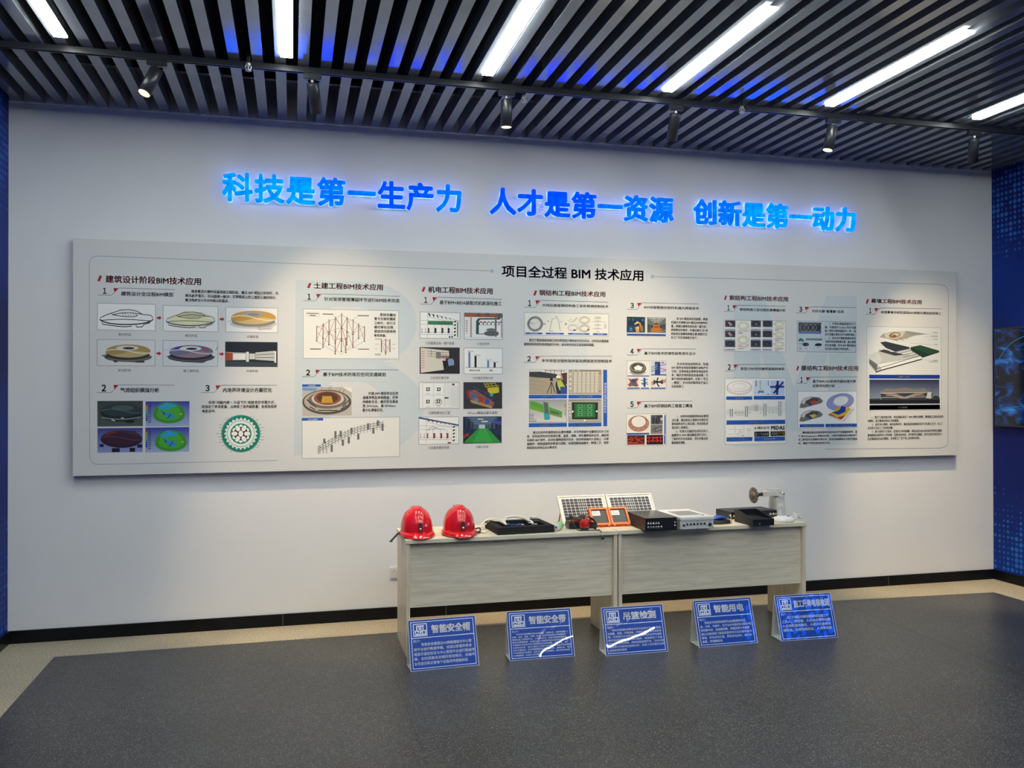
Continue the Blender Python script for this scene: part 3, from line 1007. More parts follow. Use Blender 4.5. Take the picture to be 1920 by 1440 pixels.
cb.tube([(3.72, -0.87, TT + 0.066), (3.735, -0.905, TT + 0.03), (3.752, -0.925, TT + 0.005), (3.79, -0.94, TT + 0.004), (3.86, -0.945, TT + 0.004), (3.90, -0.94, TT + 0.006)], 0.003, 6)
o = cb.build('black_cable', M_BLACK)
tag(o, 'tangle of black cable over the flat instrument case behind the red beacon', 'cable')
pl = thing('cable_plug', 'small steel and black plug dangling over the front edge of the left desk', 'plug', (3.895, -0.985, TT))
MB().tube([(-0.02, 0.06, 0.004), (-0.012, 0.02, 0.006), (-0.004, -0.006, 0.004), (0.0, -0.012, -0.012)], 0.0028, 6).build('lead', M_BLACK, pl)
MB().cyl((0, -0.012, -0.010), (0.004, -0.013, -0.034), 0.0055, 12).build('plug_body', M_STEEL, pl)
MB().lathe([(0.004, 0.0), (0.0105, -0.003), (0.0115, -0.012), (0.008, -0.018), (0.003, -0.019)], 16, Matrix.Translation((0.005, -0.0135, -0.033))).build('plug_tip', M_BLACK, pl)
bc = thing('warning_beacon', 'round red plastic warning beacon sitting in front of the orange boxes', 'beacon', (3.803, -0.905, TT))
MB().lathe([(0.026, 0.0), (0.030, 0.004), (0.030, 0.016), (0.028, 0.018)], 24).build('base', M_BLACK, bc)
m = MB()
m.lathe([(0.030, 0.018), (0.036, 0.030), (0.037, 0.046), (0.034, 0.060), (0.024, 0.071), (0.012, 0.074), (0.004, 0.075)], 10, smooth=False)
m.build('red_dome', mat('beacon_red', (0.45, 0.012, 0.014), 0.2, coat=0.5), bc)
m = MB(); m.box(-0.006, -0.006, 0.074, 0.010, 0.006, 0.100, Matrix.Rotation(0.15, 4, 'Y'), b=0.003)
m.build('orange_handle', M_ORANGE, bc)

# --- black knob box
def knob(m, x, z, r, y):
    m.cyl((x, y, z), (x, y - 0.004, z), r * 1.25, 14)
    m.cyl((x, y - 0.004, z), (x, y - 0.013, z), r, 14, r * 0.85)
kb = thing('connector_box', 'large black metal box with two rows of round sockets on its front', 'box', (4.184, -1.060, TT), -0.02)
M_BOX = mat('black_powder_coat', (0.011, 0.012, 0.016), 0.38, spec=0.35, bump=0.15, bscale=600)
MB().box(0, 0, 0.0, 0.230, 0.36, 0.0845, b=0.002).build('case', M_BOX, kb)
MB().box(-0.001, -0.002, 0.0845, 0.231, 0.361, 0.0885, b=0.001).build('lid', mat('lid_dark', (0.03, 0.03, 0.034), 0.22), kb)
sk, si = MB(), MB()
for i in range(5): knob(sk, 0.022 + 0.0185 * i, 0.050, 0.0058, 0); si.cyl((0.022 + 0.0185 * i, -0.0131, 0.050), (0.022 + 0.0185 * i, -0.0136, 0.050), 0.0035, 10)
for i in range(6): knob(sk, 0.022 + 0.0185 * i, 0.027, 0.0058, 0); si.cyl((0.022 + 0.0185 * i, -0.0131, 0.027), (0.022 + 0.0185 * i, -0.0136, 0.027), 0.0035, 10)
o = sk.build('socket_row', M_STEEL, kb); si.build('socket_hole', M_BLACK, o)
m = MB()
for z in (0.055, 0.034): m.cyl((0.214, 0, z), (0.214, -0.006, z), 0.005, 12)
m.build('indicator_lamp', M_PALEST, kb)
m = MB()
for i in range(11): m.box(0.02 + 0.0185 * (i if i < 5 else i - 5), -0.0006, (0.060 if i < 5 else 0.0165), 0.026 + 0.0185 * (i if i < 5 else i - 5), 0.0, (0.0615 if i < 5 else 0.018))
m.build('socket_caption', M_WHITEP, kb)
bag = MB(); bag.sm = True
vs, fs = [], []
for j in range(9):
    for i in range(13):
        u, v = i / 12, j / 8
        z = 0.089 + 0.0008 + 0.012 * math.sin(PI * u) * math.sin(PI * v) * (0.55 + 0.45 * math.sin(7 * u + 5 * v)) 
        vs.append((0.045 + 0.15 * u, 0.12 + 0.17 * v, z))
for j in range(8):
    for i in range(12): fs.append((j * 13 + i, j * 13 + i + 1, (j + 1) * 13 + i + 1, (j + 1) * 13 + i))
o = bag.build('dark_cloth', mat('cloth_dark', (0.025, 0.024, 0.026), 0.3, bump=0.4, bscale=60), None, (4.184, -1.060, TT), (0, 0, -0.02))
md = o.modifiers.new('thickness', 'SOLIDIFY'); md.thickness = 0.001
tag(o, 'crumpled dark plastic sheet lying on top of the black socket box', 'sheet')

# --- pale instrument box
wb = thing('instrument_case', 'pale grey metal box with a dark window on its lid and round sockets', 'box', (4.443, -1.060, TT), 0.02)
M_INST = mat('pale_instrument_grey', (0.62, 0.64, 0.63), 0.38, var=0.03)
MB().box(0, 0, 0, 0.252, 0.385, 0.060, b=0.003).build('case', M_INST, wb)
MB().box(-0.003, -0.003, 0.0605, 0.255, 0.388, 0.083, b=0.004).build('lid', M_INST, wb)
w_ = MB().box(0.045, 0.10, 0.0832, 0.215, 0.30, 0.0842).build('lid_window', mat('window_grey', (0.16, 0.17, 0.18), 0.15), wb)
MB().cyl((0.205, 0.07, 0.0832), (0.205, 0.07, 0.0862), 0.008, 12).build('lid_latch', M_BLACK, wb)
fr = MB()
fr.box(0.006, -0.0025, 0.004, 0.246, 0.0, 0.007); fr.box(0.006, -0.0025, 0.054, 0.246, 0.0, 0.057); fr.box(0.006, -0.0025, 0.007, 0.009, 0.0, 0.054); fr.box(0.243, -0.0025, 0.007, 0.246, 0.0, 0.054)
fr.build('face_frame', M_PALEST, wb)
sk = MB()
for i in range(6): knob(sk, 0.049 + 0.0262 * i, 0.0365, 0.006, 0)
knob(sk, 0.024, 0.030, 0.0062, 0)
sk.build('socket', M_LAMP, wb)
m = MB(); knob(m, 0.222, 0.030, 0.0105, 0); m.build('dial', M_BLACK, wb)
m = MB()
for x, z in ((0.126, 0.0555), (0.126, 0.0055), (0.008, 0.0055), (0.244, 0.0055)): m.box(x - 0.004, -0.0032, z - 0.0016, x + 0.004, -0.0024, z + 0.0016)
m.build('screw', M_BLACK, wb)

# --- coil of cable beside it
cc = thing('cable_coil', 'coil of black cable with a bright blue wrapped section on the desk', 'cable', (4.835, -0.865, TT))
m = MB()
for k in range(6):
    pts = []
    for i in range(25):
        a = 2 * PI * i / 24
        r = 0.082 - 0.004 * (k % 3)
        pts.append((r * math.cos(a + k), 0.62 * r * math.sin(a + k), 0.0055 + 0.0085 * (k // 2) + 0.002 * math.sin(3 * a + k)))
    m.tube(pts, 0.005, 8, 1)
m.tube([(-0.078, 0.03, 0.02), (-0.075, 0.055, 0.034), (-0.05, 0.075, 0.04), (-0.03, 0.05, 0.03)], 0.005, 8)
m.build('black_loop', M_BLACK, cc)
m = MB()
for k in range(5):
    m.tube([(-0.050, -0.020 + 0.010 * k, 0.034), (-0.02, -0.025 + 0.012 * k, 0.046 + 0.002 * (k % 2)), (0.02, -0.02 + 0.012 * k, 0.045), (0.052, -0.010 + 0.011 * k, 0.037)], 0.0075, 8)
m.build('blue_wrap', mat('cable_blue', (0.012, 0.085, 0.48), 0.35), cc)
cp = MB()
cp.tube([(4.905, -0.905, TT + 0.004), (4.925, -0.88, TT + 0.012), (4.945, -0.84, TT + 0.028), (4.955, -0.81, TT + 0.04)], 0.0028, 6)
cp.cyl((4.953, -0.815, TT + 0.037), (4.958, -0.80, TT + 0.046), 0.007, 12)
o = cp.build('steel_lead', M_STEEL)
tag(o, 'thin steel antenna lead sticking up beside the blue cable coil', 'lead')

# --- flat black box at the back
fb = thing('flat_control_box', 'flat black box at the back of the desk with two steel knobs', 'box', (5.012, -0.715, TT), 0.06)
MB().box(0, 0, 0, 0.395, 0.215, 0.052, b=0.002).build('case', M_BOX, fb)
MB().box(0.09, 0.06, 0.0522, 0.33, 0.13, 0.0535).build('top_plate', mat('plate_dark', (0.03, 0.03, 0.033), 0.25), fb)
m = MB(); knob(m, 0.335, 0.024, 0.0072, 0); knob(m, 0.362, 0.024, 0.0072, 0); knob(m, 0.022, 0.022, 0.006, 0)
m.build('knob', M_STEEL, fb)
MB().box(0.381, -0.0015, 0.018, 0.388, 0.0, 0.03).build('port', M_PALEST, fb)

# --- sloping black console with a sunk tray
cs = thing('sloping_console', 'black sloping console with a sunk recess and a small front port', 'console', (5.000, -1.048, TT), 0.05)
prof = [(0.0, 0.0), (0.0, 0.046), (0.20, 0.088), (0.24, 0.088), (0.24, 0.0)]
wd = 0.172
m = MB()
for a, b in ((0.0, 0.009), (wd - 0.009, wd)):
    m.prism(prof, 'x', a, b)
m.prism([(0.0, 0.0), (0.0, 0.046), (0.028, 0.046), (0.028, 0.0)], 'x', 0.0091, wd - 0.0091)
m.prism([(0.228, 0.0), (0.228, 0.088), (0.24, 0.088), (0.24, 0.0)], 'x', 0.0091, wd - 0.0091)
m.prism([(0.0281, 0.0), (0.0281, 0.040), (0.2279, 0.046), (0.2279, 0.0)], 'x', 0.0091, wd - 0.0091)
m.build('body', M_BOX, cs)
MB().box(0.035, 0.06, 0.0425, 0.13, 0.15, 0.0445, Matrix.Rotation(0.015, 4, 'X')).build('recess_plate', M_LAMP, cs)
MB().box(0.048, -0.002, 0.011, 0.060, 0.0, 0.019).build('port', M_STEEL, cs)

# --- toothed wheel on a bracket
gs = thing('wheel_sensor', 'grey bracket stand carrying a level arm with a toothed rusty wheel', 'machine', (5.455, -0.620, TT), 0)
m = MB()
def leg_plate(m, x0, x1, tx0, tx1, z1, y0, y1):
    m.prism([(x0, 0.0), (x1, 0.0), (tx1, z1), (tx0, z1)], 'y', y0, y1)
# rear and front plates, each an arch with a window
for y0, y1 in ((-0.035, -0.030), (0.075, 0.080)):
    m.prism([(-0.030, 0.0), (-0.014, 0.0), (-0.010, 0.048), (0.014, 0.048), (0.022, 0.0), (0.054, 0.0), (0.035, 0.138), (-0.024, 0.138), (-0.026, 0.098), (0.030, 0.098), (0.033, 0.072), (-0.028, 0.072)], 'y', y0, y1)
    m.prism([(-0.0300, 0.0735), (-0.0210, 0.0735), (-0.0200, 0.0965), (-0.0290, 0.0965)], 'y', y0, y1)
m.prism([(-0.030, 0.0), (-0.026, 0.0), (-0.024, 0.138), (-0.028, 0.138)], 'y', -0.0299, 0.0749)
m.box(-0.024, -0.0299, 0.134, 0.035, 0.0749, 0.138)
m.build('stand', M_PALEST, gs)
a = MB()
a.box(-0.135, -0.030, 0.150, 0.028, 0.022, 0.186, b=0.003)
a.box(-0.010, -0.042, 0.1385, 0.034, 0.05, 0.158, b=0.002)
a.build('arm', M_PALEST, gs)
MB().box(-0.075, -0.02, 0.1862, 0.010, 0.045, 0.204, b=0.002).build('arm_cover', M_PALEST, gs)
m = MB()
m.cyl((0.026, -0.0305, 0.168), (0.026, -0.036, 0.168), 0.013, 16)
for x, z in ((-0.12, 0.178), (-0.03, 0.156), (0.0, 0.178)): m.cyl((x, -0.0305, z), (x, -0.034, z), 0.004, 8)
m.build('bolt', M_STEEL, gs)
wh = MB()
pts = []
NT = 18
for k in range(NT):
    for fr_, r in ((0.0, 0.049), (0.28, 0.060), (0.5, 0.061), (0.78, 0.049)):
        t_ = 2 * PI * (k + fr_) / NT
        pts.append((r * math.cos(t_), r * math.sin(t_)))
mw = Matrix.Translation((-0.205, -0.002, 0.160)) @ Matrix.Rotation(math.radians(4), 4, 'Z')
wh.prism(pts, 'x', -0.005, 0.005, mw)
wh.lathe([(0.03, -0.009), (0.03, 0.009)], 20, mw @ Matrix.Rotation(PI / 2, 4, 'Y'))
wh.build('toothed_wheel', mat('worn_iron', (0.19, 0.16, 0.13), 0.55, metal=0.5, var=0.4, scale=60), gs)
m = MB(); m.cyl(mw @ Vector((0.0095, 0, 0)), (-0.134, -0.004, 0.166), 0.013, 14)
m.build('axle', M_BLACK, gs)

# --- white dome unit with cable ends
wu = thing('white_sensor_unit', 'flat white plastic dome unit with a dark button at the desk end', 'device', (5.325, -0.905, TT), 0.15)
vs, fs = [], []
NA, NE = 28, 8
for j in range(NE + 1):
    e = j / NE * PI / 2
    for i in range(NA):
        a_ = 2 * PI * i / NA
        ca, sa = math.cos(a_), math.sin(a_)
        vs.append((0.082 * abs(ca) ** 0.8 * (1 if ca > 0 else -1) * math.cos(e) ** 0.6, 0.062 * abs(sa) ** 0.8 * (1 if sa > 0 else -1) * math.cos(e) ** 0.6, 0.010 + 0.030 * math.sin(e)))
b0 = len(vs)
for i in range(NA):
    vs.append((vs[i][0] * 0.97, vs[i][1] * 0.97, 0.0))
for j in range(NE):
    for i in range(NA): fs.append((j * NA + i, j * NA + (i + 1) % NA, (j + 1) * NA + (i + 1) % NA, (j + 1) * NA + i))
for i in range(NA): fs.append((b0 + i, b0 + (i + 1) % NA, (i + 1) % NA, i))
fs.append(tuple(b0 + i for i in range(NA)))
m = MB(); m.sm = True; m.add(vs, fs)
m.build('dome_shell', mat('ivory_plastic', (0.74, 0.74, 0.70), 0.35), wu)
MB().cyl((0.032, -0.018, 0.034), (0.032, -0.018, 0.0425), 0.009, 14).build('button', M_BLACK, wu)
MB().box(-0.03, -0.066, 0.005, 0.04, -0.055, 0.009, b=0.001).build('front_seam', M_PALEST, wu)
ce = MB()
for k in range(3):
    ce.tube([(5.405 - 0.004 * k, -0.90 + 0.01 * k, TT + 0.012), (5.43, -0.895 + 0.02 * k, TT + 0.010 + 0.008 * k), (5.455, -0.875 + 0.01 * k, TT + 0.022 + 0.006 * k), (5.485 - 0.01 * k, -0.86 + 0.02 * k, TT + 0.016 + 0.014 * k), (5.50 - 0.006 * k, -0.85, TT + 0.012 + 0.012 * k)], 0.0035, 6)
    ce.cyl((5.495 - 0.006 * k, -0.852, TT + 0.012 + 0.012 * k), (5.512 - 0.006 * k, -0.848, TT + 0.013 + 0.012 * k), 0.005, 10)
o = ce.build('white_connector_leads', M_WHITEP)
tag(o, 'short white leads with plugs beside the white dome unit at the desk end', 'cable')

# ------------------------------------------------------------------ blue floor signs
BLUE = '#1d4db4'
INKW = '#eaf1fc'
M_ACR = mat('white_acrylic', (0.72, 0.73, 0.71), 0.25, spec=0.5)
def film_mat():
    m = bpy.data.materials.new('clear_cover_film')
    m.use_nodes = True
    nt = m.node_tree
    nt.nodes.remove(nt.nodes['Principled BSDF'])
    tc = node(nt, 'ShaderNodeTexCoord')
    nz = node(nt, 'ShaderNodeTexNoise', Scale=5.0, Detail=1.0)
    nt.links.new(tc.outputs['Object'], nz.inputs['Vector'])
    bp = node(nt, 'ShaderNodeBump', Strength=0.02, Distance=0.02)
    nt.links.new(nz.outputs['Fac'], bp.inputs['Height'])
    fr_ = node(nt, 'ShaderNodeFresnel', IOR=1.6)
    gm = node(nt, 'ShaderNodeNewGeometry')
    io = node(nt, 'ShaderNodeMapRange')
    io.inputs['To Min'].default_value = 1.6
    io.inputs['To Max'].default_value = 1 / 1.6
    nt.links.new(gm.outputs['Backfacing'], io.inputs['Value'])
    nt.links.new(io.outputs['Result'], fr_.inputs['IOR'])
    t = node(nt, 'ShaderNodeBsdfTransparent')
    g = node(nt, 'ShaderNodeBsdfGlossy', Roughness=0.015)
    nt.links.new(bp.outputs['Normal'], g.inputs['Normal'])
    mx = node(nt, 'ShaderNodeMixShader')
    nt.links.new(fr_.outputs[0], mx.inputs[0])
    nt.links.new(t.outputs[0], mx.inputs[1]); nt.links.new(g.outputs[0], mx.inputs[2])
    nt.links.new(mx.outputs[0], nt.nodes['Material Output'].inputs['Surface'])
    return m
M_FILM = film_mat()
SW, SH = 0.43, 0.302
def floor_sign(x, y, rz, title, lines, label, tx=None, warp=0, back=0.095):
    t = thing('floor_sign', label, 'sign', (x, y, 0.003), rz, 'blue notice signs on the floor')
    lean = math.atan2(back, 0.285)
    q = Matrix.Rotation(-lean, 4, 'X')
    fp = MB().box(0, 0, 0, SW, 0.004, SH).build('front_panel', M_ACR, t)
    fp.matrix_local = q
    top = q @ Vector((0, 0.004, SH))
    # back support: frame with an open window each side, leaning from the top edge to the floor
    bk = MB()
    ang = math.atan2(0.135 - top.y, top.z)
    L = math.hypot(0.135 - top.y, top.z)
    mb = Matrix.Translation((0, 0.135, 0)) @ Matrix.Rotation(ang, 4, 'X')
    bk.box(0, -0.004, 0.0, SW, 0.0, L - 0.004, mb)
    bk.build('back_panel', M_ACR, t)
    MB().box(0.001, 0.0045, 0.0005, SW - 0.001, 0.1295, 0.0045).build('bottom_strip', M_ACR, t)
    uv = lambda a, b: (a / 100.0 * SW, (1 - b / 100.0) * SH)
    A = Art('printed_ground', uv=uv, base=0.0003)
    A.rect(0.8, 0.8, 99.2, 99.2, BLUE)
    A.frame(3.6, 4.2, 96.4, 96.2, INKW, 0.0036)
    A.rect(3.6, 35.6, 96.4, 37.0, INKW)
    A.done(fp, INKG)
    A = Art('emblem', uv=uv, base=0.0006)
    A.frame(7.0, 8.0, 27.5, 33.2, INKW, 0.0052)
    # emblem: three square strokes over a row of stepped bars
    A.rects([(11.5, 11.5, 23.0, 13.8), (11.5, 13.8, 13.3, 21.0), (15.0, 13.8, 16.6, 18.5), (17.4, 13.8, 19.0, 27.0), (20.6, 13.8, 22.2, 21.0), (15.0, 18.5, 17.4, 20.0)], INKW)
    A.rects([(9.4, 21.3, 16.2, 23.4), (9.4, 23.4, 11.0, 27.4), (13.4, 23.4, 15.2, 26.2), (9.4, 28.4, 25.6, 30.8), (18.6, 21.3, 25.6, 23.4), (19.8, 23.4, 21.2, 28.4), (24.0, 23.4, 25.6, 28.4), (11.8, 27.2, 14.2, 28.4), (16.4, 23.4, 17.4, 28.4)], INKW)
    A.done(fp, INKG)
    A = Art('title_text', uv=uv, base=0.0006)
    x0, x1 = tx or (33.5, 91.0)
    A.text(title, x0, 12.0, x1, 29.0, '#ffffff', 0.032, 2)
    A.done(fp, INKG)
    A = Art('body_text', uv=uv, base=0.0006)
    A.hold = True
    A.text('简介：', 6.2, 39.8, 17.5, 45.0, INKW, 0.01)
    n = len(lines)
    y0, y1 = 46.2, 94.0
    pitch = min(9.2, (y1 - y0) / n)
    h = pitch * 0.72
    for i, (s, a, b) in enumerate(lines):
        A.text(s, a, y0 + i * pitch, b, y0 + i * pitch + h, INKW, 0.022)
    A.done(fp, INKG)
    # clear sheet in front of the print, very slightly bowed
    vs, fs = [], []
    for j in range(9):
        for i in range(13):
            u, v = i / 12, j / 8
            d = 0.0022 + 0.0003 * math.sin(PI * u) * (1 if warp == 0 else math.sin(PI * v) + 0.4 * math.sin(2.2 * v + warp))
            vs.append((0.002 + (SW - 0.004) * u, -d, 0.002 + (SH - 0.004) * v))
    for j in range(8):
        for i in range(12): fs.append((j * 13 + i, j * 13 + i + 1, (j + 1) * 13 + i + 1, (j + 1) * 13 + i))
    m = MB(); m.sm = True; m.add(vs, fs); m.build('cover_film', M_FILM, fp)
    return t
floor_sign(2.563, -1.272, math.radians(2.6), '智能安全帽', [
    ('智能安全帽通过4G网络通信与中心管', 17.5, 91.5), ('理平台进行数据传输，或通过配套的安全', 6.2, 91.5), ('帽蓝牙通信协议与中心管理平台进行数据传', 6.2, 95.0),
    ('输，实时采集安全帽的使用情况，后端平', 6.2, 95.0), ('台可显示和记录每个设备的传感器状态', 6.2, 84.0)],
    'blue floor sign headed 智能安全帽, leftmost, in front of the desk leg', back=0.104)
floor_sign(3.195, -1.221, math.radians(-1.2), '智能安全带', [
    ('安全带分控预警系统由监测主机、监测头环、各类传感器（', 12.5, 92.0), ('距离、运动、高度、沉降）组成，监测主机收集头环数据信号', 6.2, 89.0), ('整理处理上传管理平台，上传管理平台，实现与各管传感器间', 6.2, 89.0),
    ('整合传感器数据，并通过LORA物联实现对主机的控制功能，', 6.2, 93.0), ('传感器实时监测与预工程的高空作业的位置，应用工程，当个', 6.2, 92.0), ('位置的相关置，直大力模块工专员产品开发对管理的安全报警器', 6.2, 95.5), ('位全方模监测，并对采集数据库进行比照统计，遇高分析，最后', 6.2, 95.5), ('平台的数据分析模型，提高员工安全风险意识，通过规划防备量', 6.2, 93.5), ('方式管理规范，实现施工安全管理', 6.2, 46.0)],
    'blue floor sign headed 智能安全带, second from left, with a long small text', warp=1.0)
floor_sign(3.818, -1.279, math.radians(-0.8), '吊篮检测', [
    ('电动吊篮感知预警系统实时监测吊篮运行数据，', 14.0, 94.0), ('如重量、倾斜、环境温度、风速风力等、安全锁状态', 6.2, 93.0), ('等，对吊篮作业过程危险动作进行及时的声光报警', 6.2, 93.0),
    ('提示及超限位时进行断电保护，有效降低了吊篮', 6.2, 93.5), ('安全事故发生频率，同时远程监管平台，可对吊篮', 6.2, 95.0), ('数据进行可视化及规律分析，实现了对吊篮作业的', 6.2, 95.0), ('远程监督和管理', 6.2, 34.0)],
    'blue floor sign headed 吊篮检测, the middle one, in front of the gap between the desks', (34.0, 87.0), warp=2.0)
floor_sign(4.481, -1.260, math.radians(-0.3), '智能用电', [
    ('智能用电控制系统除可以远程保供电压、', 14.5, 86.0), ('流、功率、电量外，还可以对电器的安全防护起', 6.2, 94.0), ('到预警作用，如烟雾报警、线路高度分高预警', 6.2, 90.0),
    ('通过远程控制门锁监后智供电可以对端电器电', 6.2, 93.0), ('管理，优化用电方案，降低用电成本，减少能', 6.2, 92.0), ('浪费，并保障安全', 6.2, 41.0)],
    'blue floor sign headed 智能用电, fourth from left', (33.5, 85.0), warp=0.5)
floor_sign(5.084, -1.270, math.radians(-2.0), '施工升降电梯检测', [
    ('施工升降机电梯检测系统保障施工升', 16.0, 90.0), ('工的人、货运输，人员进出管理及数', 6.2, 92.0), ('人员及数量的情况，人员识别系统以', 6.2, 92.0), ('及数量，电梯限载安全，人员管理系', 6.2, 92.0)],
    'blue floor sign headed 施工升降电梯检测, rightmost, nearest the blue wall', (31.5, 94.5), warp=1.6)
# ------------------------------------------------------------------ the exhibition board
BX0, BZ0, BW, BH, BT = 0.4145, 1.1286, 7.1585, 1.6248, 0.06
board = thing('exhibition_board', 'long pale printed exhibition board mounted on the white wall above the desks', 'board', (BX0, -BT, BZ0))
MB().box(0, 0, 0, BW, 0.004, BH).build('front_panel', M_BOARD, board)
MB().box(0.0, 0.0042, 0.0, BW, BT - 0.0008, BH).build('box_frame', M_BEDGE, board)

NAVY, RED, INKT, GREY, PIC = '#16225c', '#b3202c', '#26282c', '#8fa0ad', '#e9ece9'
BODY = '#33405f'
PALE = '#c5cfd2'
CAP = '#1f58b0'
F0 = (0, 0, 1.0)
F1 = (120, 440, 3.1295); F2 = (540, 440, 3.274); F3 = (770, 500, 4.0); F4 = (1140, 500, 4.0); F5 = (1330, 500, 4.0); F6 = (1590, 490, 3.791)

# big pale letters behind the print
A = Art('watermark_letter', F2, base=0.0001)
pts = [(36, 278), (430, 290)]
for k in range(13):
    a = math.radians(-80 + 13 * k); pts.append((500 + 280 * math.cos(a), 545 + 245 * math.sin(a)))
pts += [(640, 790)]
for k in range(13):
    a = math.radians(-75 + 13 * k); pts.append((510 + 320 * math.cos(a), 1065 + 275 * math.sin(a)))
pts += [(430, 1345), (36, 1355)]
A.poly(pts, PALE)
def bowl(cx, cy, rx, ry, xl):
    p = [(xl, cy - ry), (cx, cy - ry)]
    for k in range(13):
        a = math.radians(-90 + 15 * k); p.append((cx + rx * math.cos(a), cy + ry * math.sin(a)))
    return p + [(xl, cy + ry)]
A.poly(bowl(420, 565, 120, 120, 255), '#d4d5d3'); A.poly(bowl(430, 1045, 140, 140, 255), '#d4d5d3')
A.done(board, label='pale grey-blue background letter B')
A = Art('watermark_letter', F3, base=0.0001); A.rect(1095, 165, 1325, 1375, '#ccd3d4'); A.done(board, label='pale background letter I')
A = Art('watermark_letter', F5, base=0.0001)
A.poly([(170, 205), (390, 205), (630, 900), (865, 215), (1095, 218), (1112, 1335), (890, 1335), (890, 640), (690, 1235), (590, 1235), (375, 640), (375, 1350), (182, 1350)], PALE)
A.done(board, label='pale grey-blue background letter M')

# outline with dots and the board title
A = Art('border_line', F0)
A.line([(918, 508), (182, 481), (175, 481.8), (169.5, 485), (166.3, 490), (165.6, 496), (169.4, 855), (171, 862), (175, 868), (180, 870.5), (187, 871), (521, 863.5)], 1.0, '#8a9aa6')
A.line([(1219, 518), (1760, 532), (1767, 533.5), (1772, 537), (1775, 543), (1776, 549), (1779.5, 828), (1778, 834), (1773, 838), (1766, 840), (1547, 842)], 1.0, '#8a9aa6')
A.ell(918, 508, 3.6, 3.8, '#9fb9cc'); A.ell(1219, 518, 3.6, 3.8, '#9fb9cc')
A.done(board)
A = Art('board_title', F0); A.text('项目全过程 BIM 技术应用', 936, 496.5, 1202, 527, NAVY, 0.022, 2); A.done(board)

def heading(fr, bar, txt, x0, y0, x1, y1):
    A = Art('section_heading', fr)
    bx0, by0, bx1, by1 = bar
    s = (bx1 - bx0) * 0.42
    A.poly([(bx0 + s, by0), (bx1, by0 + 1), (bx1 - s, by1), (bx0, by1 - 1)], RED)
    A.poly([(bx0 + s + (bx1 - bx0) * 0.36, by0), (bx1, by0 + 1), (bx1 - s, by1), (bx0 + (bx1 - bx0) * 0.36, by1 - 1)], '#8a1420')
    A.text(txt, x0, y0, x1, y1, RED, 0.022, 2)
    A.done(board)
heading(F1, (191, 243, 217, 276), '建筑设计阶段BIM技术应用', 238, 240, 796, 299)
heading(F2, (106, 298, 132, 329), '土建工程BIM技术应用', 147, 293, 571, 343)
heading(F2, (808, 321, 831, 350), '机电工程BIM技术应用', 847, 316, 1243, 366)
heading(F3, (903, 178, 931, 215), '钢结构工程BIM技术应用', 947, 172, 1444, 227)
heading(F5, (96, 214, 117, 247), '索结构工程BIM技术应用', 135, 210, 578, 260)
heading(F5, (646, 743, 667, 777), '膜结构工程BIM技术应用', 683, 738, 1113, 779)
heading(F6, (116, 264, 138, 297), '幕墙工程BIM技术应用', 153, 260, 515, 302)

def sub(fr, num, p0, p1, p2, p3, txt, t0, t1, second=None):
    """numbered sub-heading: black numeral, red corner, stepped rule, title"""
    A = Art('numbered_heading', fr)
    sc = fr[2] / 3.274
    h = p0[1] - p2[1]
    A.line([p0, p1, p2, p3], 2.4 * sc, '#2c3b5e')
    w = p1[0] - p0[0]
    nx = p0[0] + w * 0.32
    A.text(chr(ord(num) + 0xFEE0), nx + (w * 0.03 if num == '1' else 0), p2[1] - h * 0.02, nx + w * (0.31 if num == '1' else 0.34), p0[1] - h * 0.16, INKT, 0.03, 2)
    tx = p2[0] - 34 * sc
    A.poly([(tx, p2[1] + 1), (tx + 29 * sc, p2[1] + 1), (tx + 7 * sc, p2[1] + h * 0.6)], RED)
    A.poly([(tx, p2[1] + 1), (tx + 10 * sc, p2[1] + 1), (tx + 7 * sc, p2[1] + h * 0.6)], '#7d1620')
    A.text(txt, t0[0], t0[1], t1[0], t1[1], INKT, 0.02, 1)
    if second: A.text(second[0], *second[1:], INKT, 0.02, 1)
    A.done(board)
sub(F1, '1', (195, 357), (275, 357), (318, 315), (645, 325), '建筑设计全过程BIM模型', (330, 335), (636, 367))
sub(F1, '2', (195, 928), (275, 928), (323, 882), (645, 884), '气流组织模拟分析', (330, 899), (558, 927))
sub(F1, '3', (803, 927), (878, 927), (920, 884), (1246, 884), '内场声环境设计方案优化', (930, 899), (1217, 926))
sub(F2, '1', (83, 407), (157, 407), (197, 364), (676, 379), '针对现场管理薄弱环节进行BIM技术交底', (212, 383), (673, 418))
sub(F2, '2', (81, 872), (156, 872), (196, 829), (673, 830), '基于BIM技术的场芯空间交通规划', (209, 845), (594, 871))
sub(F2, '1', (800, 426), (868, 427), (908, 383), (1300, 397), '基于BIM+BIDA装配式机房深化施工', (918, 402), (1300, 436))
sub(F3, '1', (837, 303), (918, 304), (962, 251), (1468, 266), '大吨位屋盖钢结构施工变形预调控制技术', (971, 276), (1468, 309))
sub(F3, '2', (837, 717), (920, 718), (966, 670), (1503, 670), '多环异型交错桁架拼装及焊接变形控制技术', (973, 692), (1500, 720))
sub(F4, '3', (130, 317), (204, 318), (246, 269), (668, 277), 'BIM关联智能化制作机器人焊接技术', (256, 291), (668, 322))
sub(F4, '4', (133, 661), (207, 662), (248, 614), (651, 616), '基于BIM技术的弹性结构深化设计', (261, 635), (649, 662))
sub(F4, '5', (138, 1060), (212, 1058), (252, 1010), (629, 1007), '基于BIM的钢结构三维施工模拟', (266, 1030), (629, 1055))
sub(F5, '1', (97, 333), (165, 334), (202, 286), (561, 294), '索结构施工全过程仿真模拟分析', (215, 306), (560, 336))
sub(F5, '2', (108, 781), (178, 781), (216, 731), (563, 731), '新型CFRP空间索桁架结构体系', (228, 752), (558, 776))
